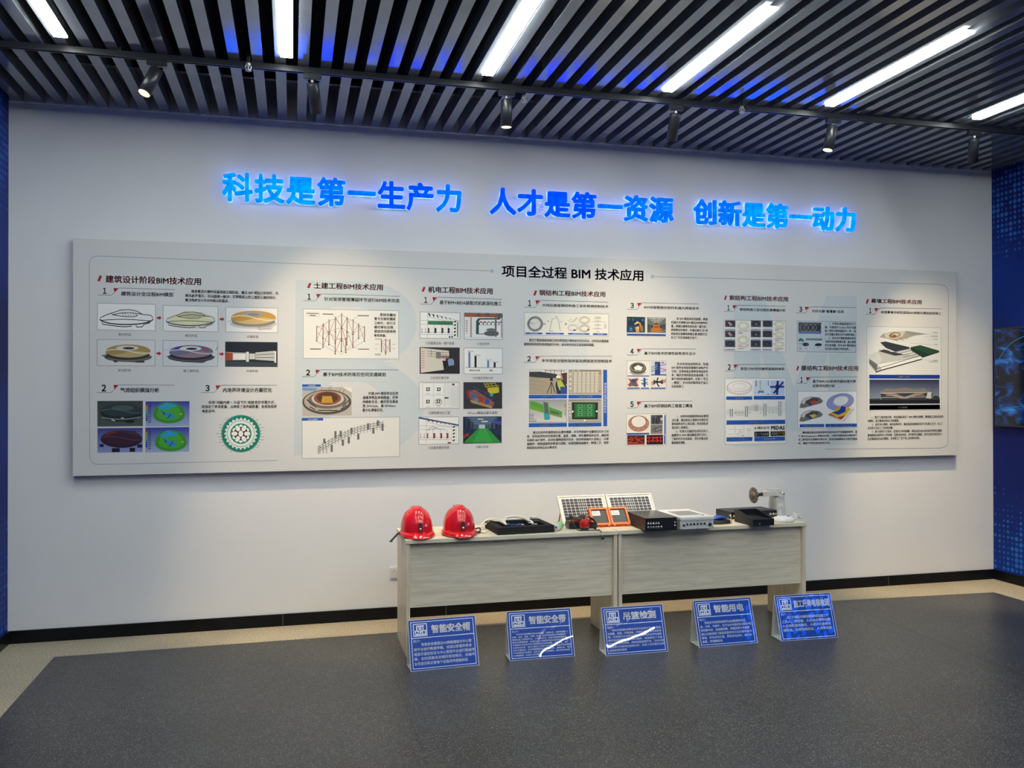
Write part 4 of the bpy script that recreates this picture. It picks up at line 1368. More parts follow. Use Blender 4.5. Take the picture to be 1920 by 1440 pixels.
sub(F5, '3', (641, 343), (708, 344), (745, 297), (1088, 304), '光纤光栅“智慧索”应用', (758, 318), (996, 346))
sub(F5, '1', (654, 873), (722, 874), (762, 826), (1105, 825), '基于BIM-GH系统的膜材透光率', (770, 846), (1097, 869), ('对草坪光照分析', 770, 880, 940, 904))
sub(F6, '1', (119, 371), (180, 373), (218, 328), (663, 333), '曲面幕墙非线性造型BIM参数化模型指导施工', (226, 347), (656, 376))

def para(fr, lines, col=BODY, bold=0.008):
    """lines of small print: ends and middle height per line, one letter size for the block"""
    A = Art('paragraph', fr, base=0.0028)
    A.hold = True
    rows = []
    for s, x0, y0, x1, y1 in lines:
        (u0, a), (u1, b) = A.M(x0, y0), A.M(x1, y1)
        rows.append((s, u0, u1, (a + b) / 2))
    h = min((rows[i][3] - rows[i + 1][3]) for i in range(len(rows) - 1)) * 0.80
    h = min(h, (rows[0][3] - rows[-1][3]) / (len(rows) - 1) * 0.76)
    v0, dv = rows[0][3], (rows[0][3] - rows[-1][3]) / (len(rows) - 1)
    for i, (s, u0, u1, vc) in enumerate(rows):
        A.textc(s, u0, u1, v0 - dv * i, h, col, bold, 1)
    A.done(board)
para(F1, [('建筑概念方案阶段直至施工图阶段，通过 BIM 模型分析研究，将', 740, 324, 1248, 356), ('概念逐步落实，将问题逐一解决，实现图纸上的二维到三维的转化，', 705, 348, 1238, 380), ('解决传统设计方式中难点和重点。', 705, 376, 960, 400)])
para(F1, [('采用“顶棚内圈 + 马道下方”相结合的安置方式，', 845, 974, 1236, 994), ('既保证了声场质量，又降低了扬声器数量，安装及检修', 808, 999, 1246, 1020), ('难度适中。', 808, 1026, 888, 1045)])
para(F2, [('项目将叠加', 553, 485, 650, 500), ('管于无视范围或', 519, 508, 650, 528), ('立体化，进行三', 519, 534, 650, 553), ('维可视化交底，', 519, 560, 642, 578), ('使现场问题得到', 519, 584, 650, 602), ('有效改善。', 519, 610, 594, 628)])
para(F2, [('依据 BIM 模型导出实测', 488, 965, 670, 983), ('通道净宽及净高数据，并考', 453, 990, 670, 1009), ('虑模板支设，确定安全通道', 453, 1016, 670, 1035), ('宽 3900mm，高 4700mm，', 453, 1043, 662, 1060), ('最大化通道空间。', 453, 1068, 580, 1085)])
para(F3, [('建立了屋盖钢结构施工变形预调值计算的迭代优化方法，对标志大悬挑屋', 876, 541, 1472, 566), ('盖钢结构的变形预调值进行分析，给出构件的加工和安装预调值。', 838, 571, 1366, 594)])
para(F3, [('通过在构件的重要部位设置传感器，并在传感器中设置相应的人工信', 912, 1230, 1482, 1247), ('息，实现监测构件的焊接位置、温度、速度、变形量等相关信息，通过相', 868, 1258, 1482, 1276), ('关联的 BIM 软件，自动处理焊接相关信息，指导焊接操作人员施工，对焊', 868, 1286, 1482, 1306), ('接顺序、焊接温度等参数进行控制，合理调整焊接顺序，焊接工艺，使得', 868, 1316, 1482, 1336), ('焊接变形控制在设计要求内。', 868, 1347, 1102, 1365)])
para(F4, [('在 BIM 模型深化完成后，焊接', 500, 380, 734, 400), ('机器人可根据 BIM 模型中的构件位', 460, 407, 734, 428), ('置、焊缝位置等自动生成一套行走、', 460, 436, 728, 454), ('焊接等动作程序，并通过激光 3D 视', 460, 464, 736, 484), ('觉技术实现精密焊接位置,精度定位，', 460, 493, 736, 512), ('在工厂内实现智能化生产。', 460, 521, 660, 540)], '#45484f')
para(F4, [('针对本项目结构特点，利用', 508, 720, 742, 736), ('BIM 软件在体型的掌握多次生产分', 468, 748, 742, 765), ('分析，选择构造支撑单位的组成关', 468, 775, 742, 792), ('系，确定合理的联系及各部套，为', 468, 803, 742, 820), ('每个结构件编制编号，实现“一节点', 468, 831, 742, 850), ('一模型”，针对性的指导生产加工', 468, 860, 744, 878), ('及现场施工。', 468, 888, 565, 905)], '#45484f')
para(F4, [('1、对构件的重要控制点设置测', 514, 1110, 748, 1130), ('点位置，通过架设三维激光扫描仪对', 474, 1140, 748, 1158), ('整体结构进行三维扫描，并自动生成', 474, 1168, 748, 1187), ('相应的三维模型；', 474, 1197, 602, 1214), ('2、将激光扫描仪生成的实际三', 506, 1225, 748, 1243), ('维模型与 BIM 理论模型进行对比，', 474, 1253, 744, 1272), ('了解构件的安装精度，及时对重点位', 474, 1281, 748, 1300), ('置做精度调整。', 474, 1311, 580, 1328)], '#45484f')
para(F5, [('1、在预应单索成型时中小', 888, 418, 1084, 433), ('量，将直径为 0.2mm 光纤光栅', 856, 443, 1088, 460), ('嵌入塑封与索体融合为一体，制', 856, 470, 1088, 487), ('成可测量应变的光纤光栅智慧索。', 858, 497, 1084, 515), ('2、将光纤光栅智慧索制成的', 888, 525, 1088, 543), ('位索内的应变智慧位置，通过智慧', 860, 552, 1088, 569), ('的应变测量，并与 BIM 模型相关', 860, 579, 1088, 597), ('及实际分析施工中的位移。', 860, 606, 1042, 623)])
para(F5, [('膜材透光率对足球场草坪的采光生长产生重要的影响，基', 698, 1228, 1112, 1252), ('于 BIM-Grasshopper 参数化系统，了解不同膜材透光率影响下', 668, 1252, 1112, 1276), ('场上草坪采光全周期的光照分析，在设计阶段确保设计图纸性能指', 668, 1280, 1112, 1304), ('标，能够不同选型材料的光线。', 668, 1312, 910, 1332)])
para(F6, [('1、基于工程的复杂性，项目团队采用了 BIM 参数化建模，幕墙施工深化交底的', 170, 1094, 682, 1114), ('的模型，施工幕墙由体块工作的模型。', 142, 1124, 366, 1138), ('2、运用 BIM 模型，综合结构条件，确定各板块精细定位尺寸及施工方式，在工厂', 172, 1144, 682, 1166), ('及安装方法加工二次材料调整。', 142, 1174, 325, 1190), ('3、基于结构尺寸系统，全面充分考虑调整，项目应用 BIM 技术进行参数化建模，', 172, 1192, 676, 1214), ('幕墙模型分部构件工序排程，设置加快完成，开不断的化建模，对节点进行深化设计，', 142, 1220, 676, 1242), ('生成幕墙深化设计图纸，并指导工厂生产加工及现场安装。', 142, 1246, 516, 1268)])

def caption(fr, s, x0, y0, x1, y1):
    A = Art('caption', fr); A.text(s, x0, y0, x1, y1, INKT, 0.004, 1); A.done(board)
for a in (('意向阶段', 316, 579, 392, 596), ('概念阶段', 706, 586, 778, 602), ('方案阶段', 1067, 592, 1135, 608), ('初设阶段', 316, 789, 392, 805), ('施工图阶段', 697, 792, 788, 808), ('内装阶段', 1067, 793, 1135, 808)): caption(F1, *a)
for a in (('①双置乘设安—便于检修', 834, 656, 1012, 677), ('②机房排布', 1152, 661, 1228, 678), ('③技术方案评审', 868, 870, 980, 887), ('④环路及弯程分析', 1128, 872, 1252, 888), ('⑤预制模块加工图', 858, 1085, 990, 1103), ('⑥Fuzor模拟运输与装配', 1098, 1085, 1282, 1102), ('⑦设备及管段吊装', 858, 1300, 988, 1316), ('⑧施工完成', 1152, 1295, 1228, 1310)): caption(F2, *a)

# ---- picture helpers
def pic(fr, x0, y0, x1, y1, bg=PIC, edge='#7d8b96', w=0.003):
    A = Art('printed_picture', fr)
    A.rect(x0, y0, x1, y1, bg)
    if edge: A.frame(x0, y0, x1, y1, edge, w)
    return A
def wave(x0, x1, y, amp, n=14, ph=0.0, cyc=1.0):
    return [(x0 + (x1 - x0) * i / n, y + amp * math.sin(ph + 2 * PI * cyc * i / n)) for i in range(n + 1)]
def bowl_roof(A, cx, cy, w, h, top, side, base, hole, dark):
    """saddle roofed stadium seen from the side and above"""
    A.ell(cx, cy + h * 0.22, w * 0.53, h * 0.22, base)
    A.ell(cx, cy + h * 0.13, w * 0.485, h * 0.22, dark)
    A.ring(cx, cy + h * 0.16, w * 0.49, h * 0.21, 1.6, side, 24, 10, 170)
    up = [(cx + w * 0.5 * math.cos(PI + PI * i / 16), cy - h * 0.06 + (-h * 0.30) * math.sin(PI * i / 16)) for i in range(17)]
    dn = [(cx + w * 0.5 * math.cos(PI * i / 16), cy - h * 0.06 + h * 0.30 * math.sin(PI * i / 16)) for i in range(17)]
    A.poly(up + dn[1:-1], side)
    A.poly([(cx - w * 0.5, cy - h * 0.06)] + wave(cx - w * 0.5, cx + w * 0.5, cy + h * 0.02, h * 0.09, 16, 0.4, 1.0) + [(cx + w * 0.5, cy - h * 0.06)] + up[::-1][1:-1], top)
    A.ell(cx - w * 0.02, cy - h * 0.20, w * 0.25, h * 0.11, hole)
    A.ell(cx + w * 0.01, cy - h * 0.19, w * 0.13, h * 0.055, dark)
def sketch_stadium(A, cx, cy, w, h, ink, lw):
    A.line([(cx + w * 0.5 * math.cos(PI * i / 14), cy + h * 0.06 + h * 0.22 * math.sin(PI * i / 14)) for i in range(15)], lw * 1.6, ink)
    A.line([(cx - w * 0.49, cy + h * 0.02), (cx - w * 0.38, cy - h * 0.10), (cx - w * 0.28, cy - h * 0.16), (cx - w * 0.12, cy - h * 0.28), (cx + w * 0.05, cy - h * 0.30), (cx + w * 0.2, cy - h * 0.24), (cx + w * 0.3, cy - h * 0.12), (cx + w * 0.46, cy - h * 0.08), (cx + w * 0.5, cy + h * 0.02)], lw, ink)
    A.line([(cx - w * 0.26, cy - h * 0.10), (cx - w * 0.1, cy - h * 0.17), (cx + w * 0.05, cy - h * 0.19), (cx + w * 0.2, cy - h * 0.15), (cx + w * 0.3, cy - h * 0.12)], lw, ink)
    A.line([(cx - w * 0.28, cy - h * 0.16), (cx - w * 0.26, cy - h * 0.10), (cx - w * 0.05, cy - h * 0.03), (cx + w * 0.14, cy - h * 0.02), (cx + w * 0.22, cy - h * 0.08)], lw, ink)
    A.line(wave(cx - w * 0.47, cx + w * 0.47, cy + h * 0.13, h * 0.05, 14, 3.4, 0.5), lw, ink)
    A.line([(cx - w * 0.46, cy + h * 0.20), (cx - w * 0.44, cy + h * 0.27), (cx - w * 0.2, cy + h * 0.34), (cx - w * 0.02, cy + h * 0.37), (cx + w * 0.1, cy + h * 0.34)], lw * 1.2, ink)
    A.line([(cx + w * 0.18, cy + h * 0.30), (cx + w * 0.2, cy + h * 0.38), (cx + w * 0.3, cy + h * 0.37), (cx + w * 0.33, cy + h * 0.28), (cx + w * 0.45, cy + h * 0.2)], lw * 1.2, ink)
    for k in range(6): A.line([(cx - w * 0.08 + w * 0.05 * k, cy - h * 0.17 + h * 0.006 * k), (cx - w * 0.05 + w * 0.05 * k, cy - h * 0.06)], lw * 0.6, ink)

# ---- section: architectural design
A = pic(F1, 191, 403, 533, 566, '#eeeeea'); sketch_stadium(A, 362, 487, 310, 150, '#101214', 4.2); A.done(board)
A = pic(F1, 575, 415, 899, 572, '#e6e7e3')
A.ell(738, 520, 140, 32, '#cfd0ca'); A.poly(wave(596, 880, 488, 10, 12, 3.3, 0.6) + [(878, 500), (800, 528), (720, 532), (630, 516)], '#dcdcae'); A.poly([(640, 478), (700, 452), (800, 456), (860, 480), (740, 498)], '#c8c7a4')
sketch_stadium(A, 736, 496, 285, 138, '#202226', 3.2); A.done(board)
A = pic(F1, 940, 425, 1248, 577, '#ecebe8')
A.poly([(950, 512), (1130, 545), (1240, 500), (1210, 560), (1140, 560)], '#d6d5d2')
bowl_roof(A, 1104, 495, 262, 132, '#c79a4d', '#d8b97c', '#cfcdc9', '#a5a3a2', '#8b8886'); A.line(wave(976, 1232, 490, 14, 14, 3.6, 0.8), 5, '#efe0b8')
A.lines([[(952, 512), (985, 502)], [(1130, 545), (1210, 538)], [(1140, 556), (1206, 550)], [(1130, 545), (1146, 560)]], 2, '#55585c'); A.done(board)
A = pic(F1, 191, 615, 533, 773, '#d8d9d6')
A.poly([(215, 710), (300, 744), (440, 752), (515, 716), (470, 700), (260, 700)], '#6f7274'); bowl_roof(A, 374, 692, 262, 128, '#a28a52', '#b9a471', '#57595c', '#cfd0cc', '#34363a'); A.line(wave(244, 506, 686, 11, 14, 3.6, 0.8), 5, '#e6dcbc')
A.rects([(290, 738, 312, 750), (418, 742, 470, 752), (240, 716, 262, 724)], '#3a3d42'); A.done(board)
A = pic(F1, 575, 620, 899, 775, '#d4d6d8')
A.poly([(595, 715), (690, 748), (810, 754), (885, 718), (840, 702), (640, 702)], '#565a60'); bowl_roof(A, 742, 694, 256, 124, '#6b6e86', '#8f7884', '#3f4248', '#d9dad9', '#2a2c31'); A.line(wave(614, 870, 688, 11, 14, 3.6, 0.8), 5, '#c9c6d4')
A.poly([(640, 664), (690, 652), (684, 664), (650, 676)], '#32409a'); A.poly([(790, 652), (838, 672), (850, 690), (806, 668)], '#a84a56'); A.line([(575, 684), (640, 664)], 1.5, '#8c9298'); A.lines([[(885, 680), (897, 660)]], 3, '#4a4d52'); A.done(board)
A = pic(F1, 940, 628, 1248, 777, ('#1c2630', '#20242c'), '#3b444c')
A.poly([(943, 688), (990, 692), (1062, 694), (1062, 736), (943, 738)], '#b9bdb8'); A.poly([(943, 690), (985, 695), (985, 738), (943, 740)], '#a34a34')
A.rect(988, 700, 1060, 734, '#e1e3dc'); A.rects([(1063, 688, 1080, 748)], '#d4d6d0'); A.rect(1082, 698, 1116, 732, '#c5c8c4')
A.poly([(1118, 692), (1232, 682), (1232, 742), (1118, 734)], '#bdc0bb'); A.lines([[(1122, 706), (1228, 700)], [(1122, 722), (1228, 722)]], 3, '#3a3f44'); A.rect(1228, 684, 1240, 756, '#d8dad5')
A.poly([(943, 742), (1248, 752), (1248, 775), (943, 775)], '#39424a'); A.done(board)
for i, (x, y) in enumerate(((540, 490), (907, 497), (540, 698), (907, 701))):
    A = Art('arrow_mark', F1); A.poly([(x, y - 6), (x + 14, y - 6), (x + 14, y - 13), (x + 27, y), (x + 14, y + 13), (x + 14, y + 6), (x, y + 6)], RED); A.done(board)
A = pic(F1, 197, 977, 464, 1124, ('#3c4442', '#4a5350'), None)
A.ell(338, 1048, 122, 50, '#20262a'); A.ell(338, 1030, 118, 38, '#2c3a3e'); A.ell(345, 1018, 66, 16, '#4a5a5a'); A.line(wave(222, 456, 1036, 12, 14, 3.4, 0.8), 4, '#56686a')
A.line(wave(222, 450, 1072, -12, 14, 3.2, 0.5), 5, '#8f9a98'); A.poly([(358, 1092), (420, 1090), (405, 1106), (372, 1106)], '#14181c'); A.lines([[(280, 1085), (300, 1094)], [(336, 1076), (352, 1078)]], 6, '#c5cac4'); A.done(board)
for (y0, y1, q_) in ((979, 1124, 0), (1133, 1274, 1)):
    A = pic(F1, 478, y0, 736, y1, ('#2f3aa0', '#9fb0cc'), None)
    cx, cy = (616, 1046) if not q_ else (628, 1210)
    A.poly([(cx + (92 + 6 * math.sin(3 * a)) * math.cos(a), cy + (66 + 4 * math.cos(2 * a)) * math.sin(a)) for a in [2 * PI * i / 24 for i in range(24)]], '#3d8f2e')
    A.poly([(cx + (70 + 6 * math.sin(3 * a)) * math.cos(a), cy + (50 + 4 * math.cos(2 * a)) * math.sin(a)) for a in [2 * PI * i / 24 for i in range(24)]], '#4aa53a')
    A.poly([(cx - 70, cy - 30), (cx - 20, cy - 60), (cx + 50, cy - 46), (cx + 22, cy - 30), (cx - 36, cy - 14)], '#2f9fc0'); A.poly([(cx - 30, cy + 10), (cx, cy - 6), (cx + 36, cy + 20), (cx + 10, cy + 36)], '#2c8fd0'); A.poly([(cx - 46, cy - 18), (cx - 20, cy + 6), (cx - 30, cy + 14)], '#1c4fae')
    A.lines([[(cx - 10, cy + 34), (cx + 12, cy + 6)]], 5, '#123a80'); A.rects([(cx + 62, cy + 4, cx + 78, cy + 10)], '#b5c83a')
    for k, c in enumerate(('#b2302c', '#c89a2c', '#7fae3a', '#36a09a', '#2a56b0', '#1c2a80')): A.rect(482, y0 + 8 + k * 18, 490, y0 + 26 + k * 18, c)
    A.rects([(494, y0 + 10 + 11 * k, 512, y0 + 14 + 11 * k) for k in range(11)], '#20305c'); A.done(board)
A = pic(F1, 199, 1137, 464, 1276, ('#3a3f86', '#8d93c4'), None)
A.ell(340, 1200, 122, 52, '#241a30'); A.ell(340, 1192, 116, 44, '#3a2030'); A.poly([(230, 1190), (260, 1158), (330, 1148), (310, 1162), (260, 1178)], '#6e2c2c'); A.poly([(300, 1150), (420, 1152), (452, 1190), (400, 1170)], '#4a3040'); A.line(wave(224, 456, 1196, 10, 14, 3.4, 0.8), 3, '#5a4a6a')
A.rects([(284, 1254, 330, 1276), (388, 1252, 420, 1274), (212, 1230, 236, 1246), (432, 1232, 462, 1250)], '#181428'); A.done(board)
A = Art('printed_picture', F1)
cx, cy = 1037, 1168
for k in range(40):
    a = 2 * PI * k / 40
    if abs(math.cos(a)) > 0.35: A.hold = bool(k); A.line([(cx + 112 * math.cos(a), cy + 108 * math.sin(a)), (cx + (128 + 8 * ((k * 7) % 3)) * math.cos(a), cy + (112 + 6 * ((k * 5) % 3)) * math.sin(a))], 2, '#5a6266')
A.hold = False
A.ell(cx, cy, 114, 110, '#1f8a76', 40); A.ell(cx, cy, 88, 85, '#e4e8e4', 36); A.ring(cx, cy, 101, 98, 4, '#11604f'); A.ring(cx, cy, 80, 77, 3, '#3f8f80'); A.ell(cx, cy, 62, 60, '#1c7f6c', 32)
A.hold = False
A._next(); A.hold = True
for k in range(24): a = 2 * PI * k / 24; A.ell(cx + 92 * math.cos(a), cy + 89 * math.sin(a), 6, 6, '#e4e8e4', 6)
A.hold = False; A._next(); A.hold = True
for k in range(12): a = 2 * PI * k / 12; A.ell(cx + 44 * math.cos(a), cy + 43 * math.sin(a), 11, 11, '#eef0ea', 10)
A.hold = False
A.ell(cx, cy, 42, 40, '#34182c', 28); A._next(); A.hold = True
for k in range(6): a = 2 * PI * k / 6; A.ell(cx + 32 * math.cos(a), cy + 31 * math.sin(a), 13, 13, '#eceee8', 10)
A.hold = False; A.ell(cx, cy, 14, 18, '#eceee8'); A.done(board)

# ---- section: civil works
A = pic(F2, 82, 455, 673, 764, '#e6e6df')
cols = [(168, 560), (207, 545), (243, 520), (282, 505), (320, 482), (353, 505), (390, 520), (424, 545), (460, 562), (207, 600), (243, 585), (282, 572), (320, 560), (353, 585), (390, 600), (282, 640), (320, 625), (347, 632)]
A.lines([[(x, y), (x, y + 92)] for x, y in cols], 4.5, '#5a4438')
A.lines([[(cols[i][0], cols[i][1] + 10), (cols[j][0], cols[j][1] + 10)] for i, j in ((0, 1), (1, 2), (2, 3), (3, 4), (4, 5), (5, 6), (6, 7), (7, 8), (9, 10), (10, 11), (11, 12), (12, 13), (13, 14), (15, 16), (16, 17))], 2, '#9a7a68')
A.lines([[(cols[i][0], cols[i][1] + 88), (cols[j][0], cols[j][1] + 4)] for i, j in ((0, 1), (2, 1), (2, 3), (4, 3), (4, 5), (6, 5), (6, 7), (8, 7), (9, 10), (11, 10), (11, 12), (13, 12), (14, 13), (15, 16), (17, 16))], 2.6, '#b4503c')
A.lines([[(170, 600), (320, 735)], [(455, 605), (320, 735)], [(168, 655), (282, 720)], [(460, 655), (347, 715)], [(168, 560), (320, 650)], [(460, 562), (330, 650)]], 1.6, '#8a7a70')
A.rects([(x - 5, y + 90, x + 5, y + 95) for x, y in cols], '#3a3634')
A.rects([(202, 485, 268, 492), (418, 494, 486, 501), (128, 699, 196, 706), (424, 700, 490, 706)], '#6a6458'); A.frame(102, 476, 184, 503, '#9a968a', 0.0015); A.rects([(107, 482, 178, 488), (124, 493, 160, 499)], '#6a5a54')
A.lines([[(268, 490), (300, 545)], [(424, 498), (350, 545)], [(196, 702), (214, 690)], [(424, 702), (395, 690)]], 1.2, '#8a867c')
A.rects([(x - 3, 642 if x != 591 else 640, x + 3, 722 if x != 591 else 738) for x in (565, 591, 617)], '#5a4438'); A.lines([[(565, 660), (591, 735)], [(617, 655), (591, 735)], [(565, 655), (617, 705)], [(565, 658), (591, 642)], [(591, 642), (617, 658)]], 2, '#b4503c')
A.rects([(525, 639, 566, 643), (525, 671, 552, 673), (632, 671, 650, 673), (525, 699, 540, 701), (632, 699, 650, 701)], '#6a6458'); A.text('轴剖图', 526, 730, 560, 742, '#4a4a44'); A.done(board)
A = pic(F2, 83, 936, 387, 1110, '#b9b3a8', None)
A.poly([(83, 936), (180, 944), (160, 960), (83, 956)], '#6a94c4'); A.poly([(330, 936), (387, 936), (387, 970)], '#e2e2dc')
A.ell(234, 1028, 150, 76, '#4e4c4c', 30); A.ell(232, 1024, 138, 66, '#b3a894', 30); A.ell(236, 1016, 118, 52, '#6e6862', 28); A.ell(240, 1008, 100, 44, '#c9c0ae', 28); A.ell(238, 1004, 84, 42, '#8a5444', 26); A.ell(238, 1000, 66, 34, '#5c3a30', 24)
A.poly([(208, 990), (262, 990), (272, 1032), (200, 1032)], '#c39a34'); A.poly([(214, 985), (262, 985), (264, 992), (212, 992)], '#5c4a2c'); A.rects([(216, 1002, 258, 1005), (212, 1014, 262, 1017)], '#a87f22')
A.lines([[(196, 958), (206, 936)], [(256, 956), (264, 926)], [(244, 956), (250, 930)], [(310, 966), (318, 944)], [(330, 980), (340, 950)]], 2.2, '#7a4a3c')
A.lines([[(110, 1012), (170, 1060)], [(330, 1056), (372, 1014)], [(180, 1078), (300, 1080)], [(130, 1056), (164, 1076)], [(322, 1072), (356, 1048)]], 6, '#3c3c40'); A.rect(82, 919, 196, 933, CAP); A.text('三维场布图', 118, 922, 162, 931, '#dfe8f4'); A.done(board)
A = pic(F2, 82, 1124, 685, 1364, '#e3e3dd')
def arc_pt(t, off=0.0):
    return (190 + 390 * t, 1300 - 150 * t + 28 * math.sin(PI * t) * -1 + off)
up = [arc_pt(i / 20) for i in range(21)]
for off in (0, 14, 28): A.line([(x, y + off) for x, y in up], 2.4, '#4c4e4e')
A.lines([[(up[i][0], up[i][1] - 8), (up[i][0], up[i][1] + 46)] for i in range(21)], 2.4, '#5a5c5a'); A.lines([[(up[i][0], up[i][1]), (up[i + 1][0] + 14, up[i + 1][1] + 26)] for i in range(20)], 1.8, '#76786f')
A.rects([(x, y, x + 14, y + h_) for x, y, h_ in ((260, 1290, 44), (328, 1258, 38), (364, 1240, 42), (422, 1220, 38), (514, 1186, 36), (570, 1160, 44), (314, 1204, 40), (282, 1206, 44), (380, 1186, 36), (542, 1140, 34), (482, 1158, 40), (214, 1252, 30))], '#6e7070')
A.lines([[(x, 1300), (x, 1345)] for x in (184, 196, 216, 236)], 3, '#4c4e4e'); A.rect(82, 1127, 213, 1141, CAP); A.text('场芯交通通道', 120, 1130, 178, 1139, '#dfe8f4'); A.done(board)

# ---- section: mechanical and electrical
def plan(fr, x0, y0, x1, y1, dark, green):
    A = pic(fr, x0, y0, x1, y1, '#e9ebe6', '#6a7076')
    w, h = x1 - x0, y1 - y0
    X = lambda t: x0 + w * t
    Y = lambda t: y0 + h * t
    A.lines([[(X(0.02), Y(0.32)), (X(0.98), Y(0.36))], [(X(0.02), Y(0.46)), (X(0.5), Y(0.46))], [(X(0.02), Y(0.76)), (X(0.82), Y(0.76))], [(X(0.2), Y(0.06)), (X(0.98), Y(0.34))], [(X(0.18), Y(0.18)), (X(0.82), Y(0.40))], [(X(0.02), Y(0.84)), (X(0.82), Y(0.84))], [(X(0.19), Y(0.02)), (X(0.19), Y(0.98))], [(X(0.36), Y(0.45)), (X(0.36), Y(0.84))], [(X(0.54), Y(0.45)), (X(0.54), Y(0.84))], [(X(0.70), Y(0.45)), (X(0.70), Y(0.84))]], 1.6, '#7a8288')
    A._next(); A.hold = True
    for k in range(6): A.poly([(X(0.20 + 0.105 * k), Y(0.05 + 0.035 * k)), (X(0.235 + 0.1 * k), Y(0.045 + 0.035 * k)), (X(0.27 + 0.1 * k), Y(0.16 + 0.03 * k)), (X(0.235 + 0.105 * k), Y(0.17 + 0.03 * k))], dark)
    for k in range(5): A.poly([(X(0.84), Y(0.36 + 0.125 * k)), (X(0.89), Y(0.32 + 0.125 * k)), (X(0.90), Y(0.37 + 0.125 * k)), (X(0.855), Y(0.41 + 0.125 * k))], '#22262a')
    A.hold = False
    A.rects([(X(a), Y(0.6), X(a + b), Y(0.79)) for a, b in ((0.05, 0.012), (0.14, 0.012), (0.205, 0.035), (0.365, 0.05), (0.535, 0.05), (0.69, 0.05))], dark)
    A.frame(X(0.81), Y(0.30), X(0.93), Y(0.94), '#9aa0a4', 0.0015)
    if green:
        A.rect(X(0.2), Y(0.34), X(0.82), Y(0.49), '#2c7a52'); A.rects([(X(0.92), Y(0.38), X(0.955), Y(0.94))], '#3f8a66'); A.text('10m', X(0.48), Y(0.36), X(0.62), Y(0.47), '#6a3a3a')
        A.rects([(X(0.72), Y(0.9), X(0.76), Y(0.96)), (X(0.78), Y(0.9), X(0.82), Y(0.96))], '#3a3e44')
    else:
        A.poly([(X(0.0), Y(0.0)), (X(0.99), Y(0.28)), (X(0.99), Y(0.33)), (X(0.0), Y(0.06))], '#30508c'); A.lines([[(X(0.25), Y(0.42)), (X(0.35), Y(0.36)), (X(0.5), Y(0.44)), (X(0.65), Y(0.46))], [(X(0.2), Y(0.5)), (X(0.45), Y(0.4))]], 2.5, '#4a5056')
        A.rects([(X(0.72), Y(0.93), X(0.8), Y(0.98))], dark)
    A.done(board)
plan(F2, 798, 473, 1047, 639, '#2e3237', True)
plan(F2, 798, 1119, 1047, 1285, '#8c3426', False)
A = pic(F2, 1070, 478, 1308, 645, '#e4e6e2', '#50565c')
A.rect(1072, 480, 1306, 508, '#a05038'); A.rects([(1072, 480, 1306, 488)], '#7a7c80'); A.rects([(1150, 480, 1170, 500), (1200, 480, 1224, 500), (1272, 482, 1306, 512)], '#55585c')
A.lines([[(1076, 530), (1094, 530)], [(1076, 545), (1094, 545)], [(1076, 560), (1094, 560)], [(1076, 575), (1094, 575)], [(1076, 590), (1094, 590)], [(1086, 520), (1086, 610)]], 3, '#b87a70'); A.rects([(1108, 500, 1118, 630), (1296, 510, 1304, 630)], '#b08a80')
for x, c in ((1148, '#1f5a52'), (1156, '#174a48')): A.line([(x, 610), (x, 530), (x + 8, 518), (x + 18, 516), (1290, 516)], 9, c)
for k, c in enumerate(('#a03a34', '#8a3a40', '#5a8f88', '#2f7a66', '#2f6a9a', '#5a5c9c')): A.line([(1164 + 24 * k, 552), (1164 + 24 * k, 540), (1172 + 24 * k, 534), (1182 + 24 * k, 540)], 7, c)
A.rects([(1160, 552, 1296, 556)], '#50565a'); A.ell(1238, 606, 46, 16, '#4e5458'); A.rect(1200, 594, 1280, 618, '#565c60'); A.ell(1236, 584, 30, 10, '#666c70'); A.rects([(1150, 606, 1210, 612), (1258, 500, 1270, 626)], '#6c6460'); A.rect(1072, 628, 1306, 632, '#8c8e90'); A.done(board)
A = pic(F2, 799, 690, 1047, 854, ('#2c2a30', '#24222a'), '#33343c')
A.poly([(805, 694), (978, 712), (982, 752), (960, 760), (958, 828), (808, 848)], '#cfccbc'); A.poly([(805, 694), (835, 697), (838, 836), (808, 844)], '#d8c8bc'); A.lines([[(845, 716), (975, 724)], [(845, 730), (970, 736)], [(870, 705), (872, 750)], [(845, 745), (960, 750)], [(900, 722), (960, 770)]], 2.5, '#5c5c58'); A.rects([(900, 720, 930, 760), (930, 742, 980, 758)], '#7a7870')
A.rects([(812, 716 + 14 * k, 830, 720 + 14 * k) for k in range(8)], '#a88a80'); A.poly([(972, 768), (990, 752), (1010, 770), (1012, 800), (978, 806)], '#7f93b4'); A.ell(988, 752, 9, 10, '#2a2020'); A.poly([(940, 772), (976, 775), (970, 790), (950, 846), (820, 851), (950, 836)], '#1a181e'); A.rects([(942, 748, 978, 758)], '#b05a60'); A.rects([(1036, 728, 1046, 778)], '#4a3034'); A.done(board)
A = pic(F2, 1070, 694, 1310, 856, '#e9ebe7', '#70767c')
A.rects([(1098, 721, 1112, 815), (1214, 772, 1227, 815)], '#6f85b4'); A.rects([(1136, 744, 1150, 815), (1254, 783, 1267, 815)], '#171a24'); A.line([(1080, 815), (1300, 815)], 2.2, '#33363c'); A.poly([(1300, 810), (1306, 815), (1300, 820)], '#33363c')
for s_, a_ in (('1460m', (1092, 709, 1130, 720)), ('1200m', (1134, 733, 1172, 744)), ('53.7m', (1210, 763, 1244, 772)), ('41.2m', (1250, 774, 1284, 783))): A.text(s_, *a_, '#a83a34')
A.text('管段总长度', 1106, 827, 1170, 838, INKT, 0.02); A.text('弯程', 1228, 828, 1250, 838, INKT, 0.02); A.done(board)
A = pic(F2, 798, 905, 1047, 1068, '#e8eae6', '#6a7076')
